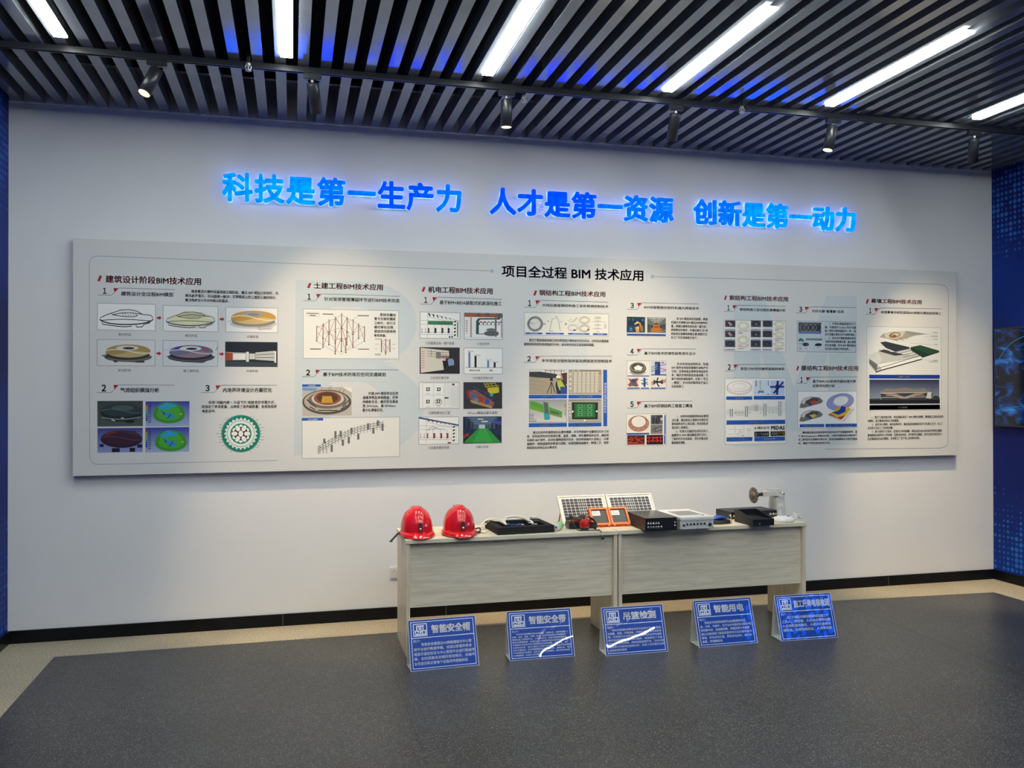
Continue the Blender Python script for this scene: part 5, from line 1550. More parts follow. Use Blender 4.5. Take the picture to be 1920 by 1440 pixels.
A.frame(820, 910, 1038, 1062, '#7a8086', 0.0015); A.lines([[(888, 914), (888, 1058)], [(822, 984), (950, 984)], [(952, 914), (952, 1058)], [(984, 914), (984, 1058)]], 1.4, '#9aa0a4')
for x, y in ((854, 950), (920, 950), (854, 1026), (918, 1026)):
    A.rects([(x - 12, y - 12, x + 12, y - 8), (x - 10, y - 8, x - 4, y + 6), (x + 4, y - 10, x + 10, y + 8), (x - 12, y + 4, x + 8, y + 9)], '#22262c')
A.ring(918, 1028, 20, 20, 3, '#3a4048'); A.rects([(956 + (k % 2) * 14, 916 + 5 * k, 966 + (k % 2) * 14, 918 + 5 * k) for k in range(27)], '#8a9096'); A.rects([(990, 926 + 6 * k, 1034, 928 + 6 * k) for k in range(22)], '#b0b4b6'); A.rects([(1000, 914, 1016, 924), (956, 998, 980, 1006)], '#30343a'); A.rects([(840, 974, 866, 976), (908, 974, 932, 976), (840, 1056, 866, 1058), (908, 1056, 932, 1058)], '#8a9096'); A.done(board)
A = pic(F2, 1070, 905, 1310, 1068, '#30333a', None)
A.poly([(1092, 966), (1140, 950), (1262, 1030), (1250, 1062), (1130, 1036)], '#8a5a44'); A.poly([(1110, 1012), (1250, 1054), (1244, 1066), (1120, 1030)], '#b08a50')
A.lines([[(1098, 952), (1240, 1012)], [(1130, 936), (1252, 990)], [(1118, 948), (1120, 1020)], [(1160, 950), (1162, 1034)], [(1206, 974), (1206, 1050)], [(1246, 990), (1246, 1056)]], 3.5, '#4a4a7c')
A.poly([(1120, 975), (1150, 985), (1144, 1006), (1114, 996)], '#2f5f9c'); A.poly([(1160, 990), (1196, 1004), (1190, 1030), (1156, 1018)], '#a0342c'); A.poly([(1140, 1000), (1164, 1010), (1160, 1030), (1138, 1020)], '#3f8f9c'); A.poly([(1210, 1006), (1232, 1016), (1226, 1042), (1204, 1032)], '#2a4fa0')
A.poly([(1088, 960), (1106, 955), (1112, 1002), (1096, 1006)], '#8a2430'); A.poly([(1218, 940), (1288, 934), (1290, 968), (1240, 978), (1220, 962)], '#c4b62c'); A.lines([[(1196, 908), (1222, 948)], [(1214, 908), (1236, 944)], [(1236, 908), (1258, 950)], [(1262, 908), (1286, 946)], [(1200, 932), (1286, 926)], [(1196, 918), (1260, 912)]], 5, '#a89c2a'); A.poly([(1236, 974), (1256, 972), (1252, 990), (1234, 992)], '#3aa0a8'); A.done(board)
A = pic(F2, 1070, 1117, 1309, 1279, ('#2c3a54', '#1c242e'), None)
A.rect(1120, 1120, 1270, 1190, '#43566c'); A.lines([[(1100, 1126), (1280, 1126)], [(1110, 1138), (1274, 1138)], [(1126, 1150), (1260, 1150)], [(1140, 1160), (1250, 1160)]], 4, '#6c86a4'); A.rect(1168, 1166, 1206, 1192, '#b4c4cc'); A.poly([(1162, 1190), (1224, 1190), (1306, 1277), (1076, 1277)], '#2c8a3c'); A.poly([(1178, 1192), (1212, 1192), (1256, 1277), (1130, 1277)], '#389c48')
A.rects([(1074, 1120, 1086, 1250), (1100, 1130, 1110, 1220), (1124, 1150, 1132, 1200), (1296, 1120, 1304, 1250), (1268, 1130, 1280, 1220), (1246, 1150, 1254, 1204)], '#182238'); A.poly([(1072, 1190), (1120, 1194), (1120, 1214), (1072, 1236)], '#20304c'); A.poly([(1306, 1190), (1262, 1194), (1240, 1206), (1306, 1240)], '#20304c'); A.rects([(1258, 1136, 1282, 1160), (1280, 1144, 1304, 1166)], '#3450a0'); A.poly([(1072, 1230), (1108, 1216), (1108, 1232), (1072, 1254)], '#8c3030'); A.rects([(1184, 1144, 1222, 1150), (1160, 1130, 1196, 1134)], '#d8e2e4'); A.done(board)

# ---- section: steel structure
A = pic(F3, 836, 340, 1474, 520, '#e4e4da', '#8a8f8c')
A.ell(920, 428, 58, 56, '#9a9c9c', 28); A.ell(918, 428, 40, 39, '#dcdcd4', 24); A.ring(920, 428, 50, 48, 3, '#55585a'); A.ring(920, 428, 58, 56, 3, '#6a6c6c'); A.lines([[(920 + 58 * math.cos(2 * PI * k / 20), 428 + 56 * math.sin(2 * PI * k / 20)), (920 + 41 * math.cos(2 * PI * (k + 0.6) / 20), 428 + 40 * math.sin(2 * PI * (k + 0.6) / 20))] for k in range(20)], 2, '#5a5c5e'); A.text('300m', 858, 413, 903, 428, '#b03a34', 0.01); A.line([(900, 440), (948, 402)], 1.5, '#8a8c8c')
for x in (980, 1142): A.lines([[(x, 420), (x + 8, 428), (x, 436)], [(x + 9, 420), (x + 17, 428), (x + 9, 436)]], 3.5, '#3a3f48')
A.line([(1028, 486), (1048, 388), (1092, 388), (1110, 482)], 4, '#8c8e8c'); A.rects([(1070, 374, 1088, 379), (1008, 405, 1026, 410), (1104, 410, 1124, 414), (1034, 480, 1056, 484)], '#8a8880')
A.line([(1168, 404), (1200, 414), (1222, 400), (1234, 378)], 3, '#9c8a3c'); A.line([(1176, 386), (1204, 404), (1228, 384)], 2.4, '#b09a50'); A.ring(1290, 400, 38, 25, 4, '#8a8c8a'); A.ring(1290, 400, 28, 18, 3, '#a89c70'); A.ring(1204, 458, 36, 22, 4, '#8a90a0'); A.ring(1206, 458, 24, 14, 2.5, '#b0b2ae'); A.ring(1290, 462, 38, 26, 4, '#6a7a6a'); A.ring(1290, 462, 28, 18, 4, '#a09c50'); A.ell(1216, 474, 10, 6, '#4a5ab0'); A.ell(1318, 470, 8, 5, '#4a5ab0'); A.lines([[(1166, 428), (1332, 430)], [(1244, 378), (1244, 486)]], 1.4, '#a8aaa4')
A.rects([(1366, 376, 1412, 388), (1366, 402, 1412, 414), (1366, 430, 1412, 440), (1366, 456, 1412, 466), (1376, 482, 1404, 492), (1436, 430, 1456, 464)], '#c9c9bf'); A.lines([[(1366, 376), (1412, 376)], [(1366, 388), (1412, 388)], [(1348, 412), (1446, 412)], [(1366, 440), (1412, 440)], [(1348, 466), (1430, 466)], [(1390, 388), (1390, 482)], [(1446, 412), (1446, 430)]], 1.6, '#8a8c88')
for a, b in ((848, 974), (1000, 1136), (1168, 1328), (1354, 1462)):
    A.rect(a, 492 + (a - 848) * 0.012, b, 506 + (a - 848) * 0.012, CAP); A.text('有限元分析模型', a + 34, 495 + (a - 848) * 0.012, b - 34, 503 + (a - 848) * 0.012, '#d5e0f0')
A.done(board)
A = pic(F3, 879, 770, 1166, 955, ('#b8b4a8', '#a89c88'), '#6a6a66')
A.rect(881, 772, 1164, 805, '#cfd4d4'); A.poly([(881, 788), (960, 786), (1060, 800), (1090, 806), (1090, 840), (881, 826)], '#363a40'); A.poly([(881, 824), (1000, 836), (1164, 830), (1164, 953), (881, 953)], '#a49a86'); A.lines([[(881, 852), (1010, 866)], [(881, 880), (1000, 900)], [(881, 906), (990, 930)]], 3, '#948a76')
A.lines([[(1000, 772), (1000, 800)], [(1040, 774), (1040, 802)], [(1070, 772), (1070, 804)], [(1120, 774), (1120, 812)], [(1000, 778), (1150, 782)]], 4, '#7a3a30'); A.poly([(1120, 800), (1164, 792), (1164, 880), (1144, 880)], '#5a3030')
A.lines([[(1048, 862), (1016, 950)], [(1048, 862), (1048, 950)], [(1048, 862), (1078, 950)]], 5, '#1c1e22'); A.rect(1036, 834, 1058, 856, '#1c1e24'); A.poly([(1082, 862), (1112, 842), (1140, 850), (1164, 900), (1164, 953), (1090, 953), (1078, 890)], '#24304c'); A.poly([(1088, 858), (1118, 846), (1150, 900), (1112, 930), (1096, 896)], '#b4bc3c'); A.poly([(1112, 900), (1160, 900), (1164, 953), (1120, 953)], '#2c4a98'); A.ell(1098, 828, 16, 15, '#e4e6e4'); A.poly([(1080, 834), (1114, 836), (1110, 846), (1090, 848)], '#8a6a58'); A.done(board)
A = pic(F3, 1176, 771, 1424, 955, '#b4ac9e', '#7a7a74')
A.rects([(1178, 773, 1422, 784)], '#8c887e'); A.lines([[(1178, 784 + 12 * k), (1422, 784 + 12 * k)] for k in range(14)], 1.4, '#8a8478'); A.lines([[(1178 + x, 773), (1178 + x, 953)] for x in (34, 66, 98, 130, 162, 190, 216)], 1.4, '#8a8478')
A.rects([(1216 + 32 * i, 790 + 12 * j, 1238 + 32 * i, 796 + 12 * j) for i in range(6) for j in range(13)], '#dcd8cc'); A.rects([(1182, 800 + 36 * k, 1196, 812 + 36 * k) for k in range(4)], '#e0dcd0'); A.rects([(1404, 790, 1418, 806), (1404, 925, 1418, 940)], '#b07a6c'); A.rects([(1200, 775, 1220, 779), (1240, 775, 1260, 779)], '#e0dcd0'); A.done(board)
A = pic(F3, 881, 997, 1166, 1165, ('#94989a', '#d0d0cc'), '#6a6a66')
A.poly([(890, 1010), (912, 1008), (1130, 1086), (1130, 1132), (1100, 1126), (888, 1066)], '#4c9a3c'); A.poly([(890, 1040), (1130, 1108), (1130, 1132), (888, 1066)], '#6a9c34'); A.poly([(988, 1012), (1024, 1020), (1036, 1140), (1000, 1146)], '#586060'); A.line([(988, 1012), (1000, 1146)], 6, '#3fae8c'); A.line([(1024, 1020), (1038, 1140)], 6, '#5fae3c'); A.poly([(1000, 1100), (1036, 1104), (1042, 1146), (1004, 1150)], '#2f9cb0'); A.poly([(1040, 1076), (1110, 1096), (1108, 1110), (1044, 1098)], '#565e5e')
A.rects([(884, 1104 + 11 * k, 940 if k > 3 else 920, 1107 + 11 * k) for k in range(6)], '#5a5e60')
for k, c in enumerate(('#a83030', '#c07030', '#c0b030', '#60a840', '#30a0a0', '#3058b0')): A.rect(1150, 1030 + 14 * k, 1156, 1044 + 14 * k, c)
A.done(board)
A = pic(F3, 1176, 995, 1426, 1166, '#b0ac9f', '#7a7a74')
A.rects([(1182, 998, 1420, 1006)], '#8c887e'); A.poly([(1202, 1016), (1400, 1016), (1398, 1144), (1206, 1144)], '#262c2c'); A.rect(1222, 1026, 1380, 1130, '#2c6a3c'); A.rect(1236, 1034, 1366, 1122, '#357a48')
A.rects([(x, y, x + 30, y + 22) for x in (1252, 1322) for y in (1034, 1066, 1098)], '#6aa878'); A.rects([(x + 6, y + 5, x + 24, y + 17) for x in (1252, 1322) for y in (1034, 1066, 1098)], '#22502e'); A.lines([[(1296, 1028), (1296, 1128)], [(1242, 1060), (1360, 1060)], [(1242, 1092), (1360, 1092)]], 2, '#4a9060'); A.ell(1210, 1086, 7, 7, '#eceeea'); A.ell(1391, 1084, 7, 7, '#eceeea'); A.ell(1300, 1152, 7, 7, '#eceeea'); A.rects([(1182, 1016 + 24 * k, 1194, 1024 + 24 * k) for k in range(5)], '#e0dcd0'); A.done(board)
for x0, y0, x1, y1, s_ in ((879, 961, 1166, 987, '焊接过程监测'), (1176, 961, 1426, 986, '焊缝数据采集系统'), (881, 1174, 1167, 1200, '焊接变形施工模拟'), (1177, 1172, 1427, 1197, '自动焊接机器人路径')):
    A = Art('caption_bar', F3); A.rect(x0, y0, x1, y1, CAP); c_ = (x0 + x1) / 2; w_ = 12 * len(s_) * 0.5 + 8; A.text(s_, c_ - w_, y0 + 5, c_ + w_, y1 - 6, '#e4ecf6', 0.02); A.done(board)
A = Art('caption_bar', F3); A.rect(1435, 772, 1470, 1196, CAP); A.vtext('焊接变形监测及控制技术', 1443, 868, 1462, 1100, '#dfe8f4'); A.done(board)
A = pic(F4, 127, 373, 265, 492, '#16304c', None)
A.rect(127, 373, 265, 396, '#1c3a40'); A.poly([(127, 440), (265, 452), (265, 492), (127, 492)], '#22405c'); A.line([(186, 432), (206, 412), (226, 424), (232, 446)], 12, '#c89a34'); A.line([(196, 425), (216, 414)], 8, '#e8e0b0'); A.poly([(190, 452), (220, 444), (222, 486), (200, 490)], '#d0a060'); A.poly([(226, 446), (248, 440), (252, 480), (232, 484)], '#a8702c'); A.ell(160, 462, 9, 7, '#5a8fb4'); A.rects([(140, 392, 150, 400), (170, 388, 178, 404), (240, 392, 254, 406), (146, 470, 172, 480)], '#3f7a9c'); A.rects([(206, 450, 216, 462)], '#f0e4c8'); A.done(board)
A = pic(F4, 280, 377, 422, 494, '#6a6c6a', None)
A.poly([(282, 379), (420, 381), (370, 420), (332, 420)], '#a8aaa4'); A.lines([[(300, 382), (340, 418)], [(350, 380), (350, 420)], [(400, 382), (362, 418)], [(290, 396), (412, 398)], [(312, 410), (392, 410)]], 3, '#565a58'); A.poly([(336, 430), (366, 430), (394, 488), (308, 488)], '#b87030'); A.poly([(334, 444), (372, 444), (378, 456), (328, 456)], '#8a5020'); A.rects([(284, 430, 306, 470), (396, 428, 420, 468)], '#3e4a40'); A.rects([(308, 438, 322, 456), (380, 436, 394, 458)], '#2e3432'); A.poly([(282, 470), (312, 476), (300, 492), (282, 492)], '#504c46'); A.rect(339, 420, 362, 432, '#3a3c3a'); A.done(board)
A = Art('caption_bar', F4); A.rect(129, 500, 422, 520, CAP); A.text('机器人焊接自动化生产', 210, 505, 342, 516, '#d5e0f0', 0.02); A.done(board)
A = pic(F4, 130, 703, 431, 921, '#e4e2da', '#9a9c98')
A.poly([(150, 790), (176, 778), (262, 776), (276, 796), (240, 812), (180, 812)], '#a8a69e'); A.ell(216, 762, 62, 40, '#5a5850', 26); A.ell(214, 752, 60, 36, '#8a887e', 26); A.ell(214, 752, 48, 27, '#4a4a48', 24); A.poly([(184, 754), (216, 736), (252, 752), (240, 776), (196, 774)], '#eceae2'); A.ring(216, 758, 58, 36, 3, '#3a3a38'); A.rects([(300, 706, 303, 812)], '#b8b6ae')
A.rect(312, 710, 430, 806, '#c4cedc'); A.rects([(342, 712, 384, 806)], '#2c4488'); A.rects([(348, 712, 356, 806), (370, 712, 376, 806)], '#1c2c60')
for y, c in ((744, '#7a8a9c'), (760, '#8a94a0'), (776, '#6a7a90')): A.line([(314, y + 10), (342, y), (360, y - 16)], 7, c)
A.lines([[(384, 740), (428, 730)], [(384, 760), (428, 772)], [(384, 786), (428, 776)]], 5, '#a84a7c'); A.rects([(392, 714, 410, 722)], '#5a6a80')
A.rect(138, 828, 226, 904, '#e0d4cc'); A.poly([(142, 834), (172, 846), (206, 834), (222, 842), (206, 862), (222, 892), (200, 902), (184, 886), (158, 900), (140, 884), (160, 864)], '#9c5044'); A.ell(182, 854, 18, 14, '#35506c'); A.poly([(170, 866), (200, 864), (204, 894), (176, 896)], '#54606c')
A.rects([(258, 832, 274, 900)], '#2c508c'); A.lines([[(240, 852), (292, 844)], [(240, 872), (294, 880)], [(246, 884), (290, 862)]], 6, '#3f6498')
A.rect(316, 826, 428, 902, '#e0dad0'); A.poly([(316, 860), (350, 852), (350, 880), (316, 890)], '#c09a88'); A.poly([(386, 850), (428, 840), (428, 868), (386, 878)], '#c09a88'); A.line([(368, 830), (356, 866), (376, 900)], 10, '#2a3038'); A.line([(340, 862), (400, 864)], 14, '#1c2634'); A.rects([(334, 848, 346, 880), (392, 848, 404, 878)], '#2e3a4c')
A.rects([(138, 815, 300, 822), (314, 806, 430, 814), (140, 906, 230, 914), (238, 906, 300, 914), (314, 906, 424, 914)], CAP); A.done(board)
A = pic(F4, 132, 1103, 437, 1340, '#e8e4da', '#9a9c98')
A.ell(226, 1176, 78, 60, '#a86a58', 30); A.ell(226, 1176, 76, 58, '#b88474', 30); A.ell(226, 1162, 54, 42, '#e8e4da', 28); A.ring(226, 1162, 56, 44, 3, '#7a4438'); A.ring(226, 1176, 77, 59, 3, '#7a5a38'); A.lines([[(160, 1190), (182, 1176)], [(172, 1214), (194, 1196)], [(204, 1230), (212, 1205)], [(250, 1230), (244, 1204)], [(284, 1210), (266, 1190)], [(156, 1150), (176, 1156)], [(292, 1150), (274, 1152)]], 2.5, '#7a4438')
A.rect(138, 1248, 308, 1258, CAP); A.rect(317, 1112, 407, 1180, '#3c4048'); A.poly([(317, 1112), (360, 1112), (360, 1180), (317, 1180)], '#565c64'); A.rects([(330, 1130, 344, 1176), (352, 1140, 362, 1178)], '#2a2c32'); A.ell(398, 1142, 10, 12, '#c8b49a'); A.poly([(386, 1158), (407, 1150), (407, 1180), (380, 1180)], '#6a6460')
A.rect(317, 1184, 407, 1254, '#7a7c7a'); A.lines([[(320, 1230), (372, 1204)], [(372, 1204), (404, 1196)], [(320, 1244), (404, 1224)], [(350, 1200), (352, 1250)]], 5, '#44484a'); A.rect(317, 1240, 407, 1254, '#8a867c'); A.rects([(418, 1112, 430, 1258), (418, 1262, 430, 1330)], CAP)
A.rect(142, 1264, 274, 1334, '#4a2420'); A.poly([(146, 1310), (196, 1316), (240, 1326), (272, 1322), (272, 1334), (142, 1334)], '#a04030'); A.lines([[(150, 1274), (262, 1318)], [(160, 1320), (216, 1270)], [(200, 1326), (260, 1276)], [(146, 1296), (270, 1290)]], 6, '#c23c2c'); A.rects([(146, 1268, 160, 1280), (250, 1268, 270, 1282)], '#28282a')
A.rect(286, 1262, 412, 1332, '#1c1618'); A.lines([[(290, 1282), (408, 1280)], [(290, 1308), (408, 1306)], [(304, 1270), (304, 1322)], [(392, 1270), (392, 1320)], [(320, 1306), (350, 1282)], [(350, 1282), (380, 1306)], [(336, 1272), (336, 1318)], [(366, 1272), (366, 1318)]], 6, '#c43a38'); A.done(board)

# ---- section: cable structure
A = pic(F5, 98, 395, 566, 638, '#e6e5df', '#7d8b96')
for x, w_, c1 in ((106, 78, 0), (300, 76, 1), (388, 74, 1)):
    for j, y in enumerate((400, 477, 551)):
        A.rect(x, y, x + w_, y + 50, '#4a4852'); A.ell(x + w_ * 0.5, y + 25, w_ * 0.36, 20, '#2c2c36'); A.ell(x + w_ * 0.5, y + 27, w_ * 0.2, 11, '#44464e')
        if not c1 and j < 2: A.poly([(x + 18, y + 18), (x + 34, y + 8), (x + 58, y + 34), (x + 40, y + 44)], '#b09088')
        if x == 300: A.poly([(x + 30, y + 24), (x + 44, y + 16), (x + 52, y + 36), (x + 36, y + 42)], '#6c6460')
        A.rects([(x, y + 67, x + w_, y + 74)], '#3f6ba8'); A.line([(x + 4, y + 56), (x + w_ * 0.5, y + 66), (x + w_ - 4, y + 57)], 2, '#9a9c98')
for y in (440, 548): A.ell(242, y, 40, 30, '#dcdac2', 20); A.ell(242, y, 24, 15, '#ecebe0', 18); A.ring(242, y, 40, 30, 2, '#b4b48c'); A.rects([(204, y + 36, 256 if y < 500 else 230, y + 40), (262, y + 36, 286, y + 40), (204, y + 48, 270, y + 52), (204, y + 62, 248, y + 66)] if y > 500 else [(204, y + 38, 230, y + 42), (240, y + 38, 286, y + 42), (204, y + 52, 240, y + 58)], '#a86a58')
for y in (428, 506, 580): A.ell(514, y, 34, 20, '#dcdcc0', 18); A.ell(514, y, 18, 9, '#e8e8dc', 16); A.ring(514, y, 34, 20, 2, '#a8a878'); A.rects([(482, y + 28, 548, y + 32), (482, y + 37, 540, y + 40), (482, y + 44, 510, y + 48)], '#a05a58')
A.lines([[(464, 426), (482, 426)], [(464, 503), (482, 503)], [(464, 577), (482, 577)]], 3, '#5a6a7a'); A.done(board)
A = pic(F5, 108, 833, 578, 1326, '#e6e6e1', '#7d8b96')
A.rect(122, 850, 318, 965, '#f0eeea'); A.ring(220, 905, 94, 47, 2.2, '#a87a74'); A.ring(220, 896, 88, 38, 2.2, '#b89a92'); A.ring(220, 896, 50, 22, 2, '#c8b0a8'); A.lines([[(220 + 94 * math.cos(2 * PI * k / 26), 905 + 47 * math.sin(2 * PI * k / 26)), (220 + 86 * math.cos(2 * PI * k / 26), 890 + 38 * math.sin(2 * PI * k / 26))] for k in range(26)], 1.6, '#a8706a'); A.ring(220, 918, 92, 40, 2, '#b08a84', 20, 0, 180)
A.rect(328, 850, 562, 962, '#ccd8e4'); A.rects([(342, 852, 350, 898), (434, 852, 440, 892)], '#6a7684'); A.rects([(374, 852, 380, 930)], '#3c8a70'); A.rects([(375, 880, 379, 930)], '#c8a83c'); A.lines([[(358, 946), (404, 928)], [(360, 930), (406, 944)]], 7, '#2f6a94'); A.rects([(430, 952, 446, 958), (334, 940, 342, 944)], '#6a7684')
A.rect(456, 850, 560, 960, '#b4c6dc'); A.line([(508, 854), (504, 958)], 17, '#1f2c84'); A.line([(450, 900), (558, 898)], 15, '#2a3a98'); A.line([(478, 948), (550, 862)], 13, '#1c2678'); A.ell(506, 900, 16, 22, '#18206c')
A.rect(122, 972, 318, 996, CAP); A.text('张拉位形图', 192, 979, 248, 991, '#e4ecf6', 0.02); A.rect(329, 968, 564, 994, CAP); A.text('节点受力分析图', 400, 976, 494, 989, '#e4ecf6', 0.02)
for x, y0, y1 in ((162, 1066, 1128), (276, 1046, 1128), (414, 1026, 1124), (526, 1008, 1122)):
    A.rects([(x - 11, y0, x - 6, y1), (x + 6, y0, x + 11, y1)], '#50606a'); A.rects([(x - 12, y0 + 10 * k, x + 12, y0 + 3 + 10 * k) for k in range(int((y1 - y0) / 10))], '#7a8890')
for x0, x1, y in ((188, 264, 1078), (290, 402, 1050), (428, 514, 1046)):
    for k in range(4): A.line(wave(x0, x1, y + 10 * k, 8 if x1 != 402 else -10, 10, 0, 0.5), 2.2, ('#9aa07c', '#8a9c8c')[k % 2])
A.lines([[(336, 1034), (346, 1080)], [(352, 1028), (358, 1078)], [(334, 1060), (360, 1056)], [(330, 1076), (362, 1082)]], 3, '#b86a64'); A.lines([[(128, 1072 + 10 * k), (150, 1072 + 10 * k)] for k in range(4)], 1.8, '#8a9098'); A.lines([[(538, 1020 + 14 * k), (566, 1018 + 14 * k)] for k in range(6)], 1.8, '#8a9098'); A._next(); A.hold = True
for x in (194, 220, 244, 300, 382, 446, 474, 500): A.ell(x, 1094, 3.5, 3.5, '#4a5a3c', 8)
A.hold = False
A.rect(126, 1152, 568, 1178, CAP); A.text('索桁架张拉全过程', 296, 1159, 404, 1171, '#e4ecf6', 0.02)
A.rect(128, 1190, 328, 1272, '#eceae4'); A.lines([[(140, 1218), (176, 1217)], [(140, 1256), (176, 1255)], [(190, 1192), (190, 1270)], [(258, 1192), (258, 1270)], [(190, 1222), (258, 1222)]], 2, '#8a8c88'); A.ring(214, 1256, 10, 8, 2, '#5a5c60'); A.ring(232, 1240, 12, 7, 2, '#5a5c60', rot=40); A.line([(240, 1262), (256, 1268)], 4, '#5a5c60'); A.lines([[(284, 1216), (300, 1216), (310, 1224), (300, 1232), (284, 1228), (284, 1216)]], 2.4, '#5a5c60'); A.lines([[(272, 1246), (318, 1240)], [(272, 1258), (318, 1254)]], 1.6, '#9a9c98')
A.rects([(338, 1204, 347, 1218)], '#4a4c52'); A.text('ABAQUS', 354, 1198, 448, 1218, '#33363c', 0.02); A.text('MIDAS', 462, 1192, 566, 1222, '#222a52', 0.03)
A.rect(336, 1236, 448, 1272, '#16181c'); A.text('SAP2000', 342, 1246, 442, 1266, '#e8eaec', 0.02); A.rect(458, 1234, 568, 1268, '#16181c'); A.text('AN', 464, 1240, 506, 1264, '#f0f2f4', 0.03); A.text('SYS', 508, 1240, 564, 1264, '#e0b23c', 0.02)
A.rect(128, 1280, 322, 1306, CAP); A.text('多软件协同的分析方法', 160, 1287, 292, 1299, '#e4ecf6', 0.02); A.rect(337, 1277, 568, 1303, CAP); A.text('索结构分析软件', 408, 1284, 500, 1296, '#e4ecf6', 0.02); A.done(board)
A = pic(F5, 646, 402, 1094, 641, '#bccad2', '#6d7d88')
A.rect(658, 414, 830, 488, '#3a3e46'); A.poly([(660, 416), (730, 416), (700, 486), (660, 486)], '#4c5058')
for x in (700, 734, 764, 800): A.ring(x, 454, 30, 30, 2.2, '#a8acae', 20)
A.rect(660, 488, 830, 500, CAP)
A.poly([(658, 556), (668, 534), (684, 534), (706, 556), (684, 558), (680, 548), (674, 558)], '#2a6a74'); A.rects([(714, 532, 838, 540), (714, 548, 838, 552)], '#8a949a'); A.rects([(714, 540, 838, 548)], '#4a6a60'); A.rects([(664, 574, 696, 578), (690, 562, 694, 590)], '#50565a'); A.ell(716, 580, 24, 14, '#4c5054'); A.ell(706, 580, 10, 13, '#2e3236'); A.poly([(780, 586), (796, 572), (826, 572), (838, 584), (826, 592), (790, 592)], '#22262a'); A.rects([(664, 606, 686, 609), (664, 614, 684, 617), (802, 600, 816, 604)], '#50565a'); A.rect(694, 602, 740, 622, '#d4d8d8'); A.rects([(700, 606, 734, 609), (700, 613, 734, 616)], '#7a8288'); A.done(board)

# ---- section: membrane
A = pic(F5, 658, 932, 1110, 1206, '#e4e6e6', '#7d8b96')
for (y, c2) in ((1018, '#b8462c'), (1120, '#d0b83c')):
    A.poly([(674, y + 36), (684, y + 4), (716, y - 26), (770, y - 44), (826, y - 38), (852, y - 14), (838, y + 4), (700, y + 42)], '#74706c'); A.poly([(690, y + 2), (716, y - 26), (766, y - 40), (742, y - 20), (706, y + 14)], '#ccc9c4'); A.ell(768, y - 14, 52, 18, '#4a4a4c', rot=-14); A.poly([(748, y - 6), (790, y - 18), (806, y - 2), (770, y + 16)], c2); A.poly([(736, y + 8), (756, y - 4), (774, y + 16), (752, y + 22)], '#2c3f88'); A.line([(676, y + 40), (720, y - 4), (720, y - 26)], 3, '#8a6a3c'); A.line([(684, y - 2), (708, y - 30), (762, y - 46)], 3.5, '#2c2c30')
A.ell(980, 1012, 106, 62, '#9aa2cc', 32, rot=-12); A.ell(986, 1002, 56, 36, '#e4e6e6', 28, rot=-16)
for k in range(5): A.ring(980, 1012, 104 - 9 * k, 60 - 5 * k, 1.8, '#6a74b0', 30, rot=-12)
A.poly([(892, 1108), (988, 1040), (1068, 1066), (990, 1146)], '#d8d4c4'); A.poly([(892, 1108), (930, 1082), (1024, 1112), (990, 1146)], '#a8342c'); A.poly([(905, 1100), (940, 1074), (1000, 1090), (1040, 1052), (1060, 1064), (1024, 1112), (960, 1130)], '#d0b42c'); A.poly([(918, 1092), (968, 1078), (990, 1042), (1024, 1052), (1020, 1086), (968, 1110)], '#25389c'); A.poly([(940, 1070), (980, 1046), (984, 1062), (960, 1082)], '#c8a830')
A.line([(1080, 1062), (1000, 1158), (894, 1114)], 2.4, '#4a4c50'); A.lines([[(1076 - 10 * k, 1068 + 12 * k), (1086 - 10 * k, 1076 + 12 * k)] for k in range(8)], 2.4, '#4a4c50')
A.rect(678, 1181, 862, 1201, CAP); A.text('足球场全周期采光分析', 694, 1186, 854, 1197, '#dfe8f4', 0.02); A.rect(872, 1178, 1108, 1199, CAP); A.text('不同透光率采光模拟', 900, 1184, 1076, 1194, '#dfe8f4', 0.02); A.done(board)

# ---- section: curtain wall
A = pic(F6, 124, 458, 668, 1056, '#d9dedd', '#7d8b96', 0.0025)
A.poly([(146, 662), (206, 640), (220, 620), (340, 650), (516, 668), (516, 690), (234, 776), (192, 786), (146, 726)], '#b9bfbe'); A.poly([(146, 690), (206, 726), (200, 784), (146, 722)], '#686a6c'); A.poly([(146, 662), (206, 636), (240, 700), (206, 730), (146, 690)], '#c9cfcc')
A.poly([(206, 730), (380, 700), (516, 672), (520, 690), (234, 768), (232, 752)], '#e4e8e6'); A.line([(194, 786), (234, 772), (524, 692)], 8, '#26282c'); A.line([(198, 762), (380, 706), (516, 664)], 4, '#3a3d42'); A.poly([(214, 636), (250, 622), (400, 660), (330, 668)], '#3a3f48')
A.poly([(442, 606), (510, 592), (646, 632), (640, 644), (524, 678), (440, 630)], '#1f3a2c'); A.lines([[(452, 606), (590, 656)], [(468, 602), (606, 650)], [(486, 598), (622, 644)], [(502, 594), (636, 638)]], 5, '#335a42'); A.line([(524, 680), (646, 640)], 6, '#1a1c20')
A.poly([(222, 572), (262, 566), (430, 606), (440, 620), (330, 642), (262, 612)], '#30363f'); A.poly([(224, 574), (264, 612), (334, 640), (300, 640), (236, 600)], '#c9cdcc'); A.lines([[(340, 640), (440, 618)], [(360, 650), (450, 630)], [(376, 664), (470, 644)], [(390, 676), (490, 656)]], 7, '#8f9698')
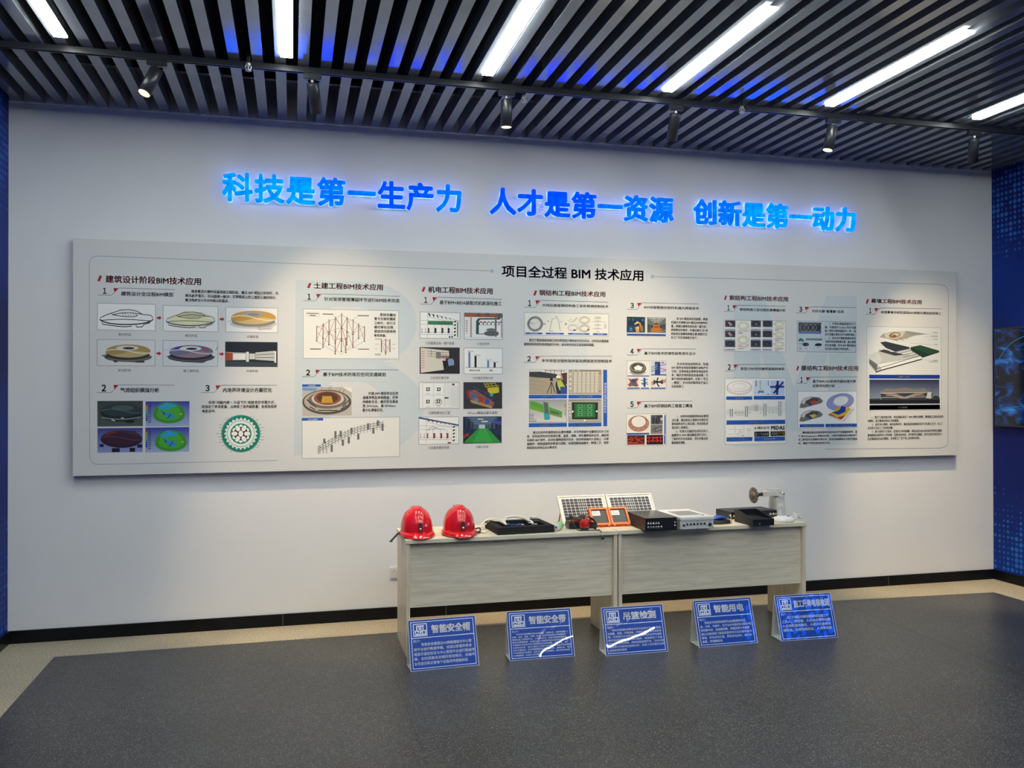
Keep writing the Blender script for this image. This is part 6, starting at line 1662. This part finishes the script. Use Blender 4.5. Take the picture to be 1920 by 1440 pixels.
A.poly([(218, 536), (244, 510), (318, 494), (410, 490), (500, 504), (560, 512), (470, 524), (400, 548), (330, 560), (270, 546)], '#a49c8c'); A.poly([(250, 512), (330, 494), (410, 490), (380, 530), (330, 548), (262, 540)], '#c2c4c0'); A.ell(326, 520, 42, 20, '#8a6c3c', rot=-10); A.ell(332, 518, 28, 12, '#bcb8a8', rot=-10); A.ell(322, 526, 12, 6, '#4a4238'); A.poly([(390, 494), (500, 504), (560, 513), (440, 520)], '#8d9396'); A.lines([[(330, 552), (350, 568)], [(360, 544), (392, 562)], [(410, 540), (420, 552)]], 3, '#6c5c44')
A.rects([(598, 501, 634, 505), (586, 526, 634, 530), (606, 548, 634, 551), (612, 584, 634, 587), (604, 698, 636, 701), (574, 709, 636, 712)], '#5c6468'); A.lines([[(550, 515), (634, 515)], [(540, 533), (634, 535)], [(560, 553), (634, 553)], [(440, 578), (634, 592)], [(470, 690), (636, 706)]], 1.4, '#8c9498')
A.rect(148, 803, 652, 831, '#1c3a98'); A.text('幕墙系统三维拆分', 340, 811, 436, 824, '#cfd8e8', 0.02)
A.rect(150, 838, 652, 1010, ('#232c50', '#8c99ae')); A.poly([(152, 980), (654, 972), (655, 1008), (152, 1010)], '#1c2026'); A.poly([(152, 974), (654, 966), (654, 980), (152, 984)], '#3a4048')
A.poly([(228, 922), (272, 900), (330, 906), (404, 894), (470, 906), (540, 898), (588, 926), (560, 932), (232, 936)], '#7e7a78'); A.poly([(230, 930), (588, 924), (600, 940), (592, 968), (236, 974)], '#3a3c44'); A.poly([(232, 936), (330, 934), (400, 962), (480, 934), (560, 932), (500, 948), (420, 974), (380, 974), (300, 950)], '#8c8884'); A.line([(232, 978), (240, 966), (590, 960), (598, 970)], 4, '#b8bab8'); A.line([(230, 934), (588, 928)], 4, '#cfcdc8'); A.lines([[(270, 952), (360, 950)], [(450, 950), (540, 948)]], 4, '#c4a070'); A.poly([(566, 930), (596, 926), (590, 974), (556, 970)], '#c2c6c8'); A.lines([[(600, 890), (600, 966)], [(594, 894), (620, 890)]], 2.4, '#3a3e44'); A.ell(626, 962, 22, 9, '#2e3c30'); A.done(board)
A = Art('caption_bar', F6); A.rect(153, 1020, 657, 1050, '#1c3a98'); A.text('项目效果图', 358, 1028, 424, 1041, '#cfd8e8', 0.02); A.done(board)
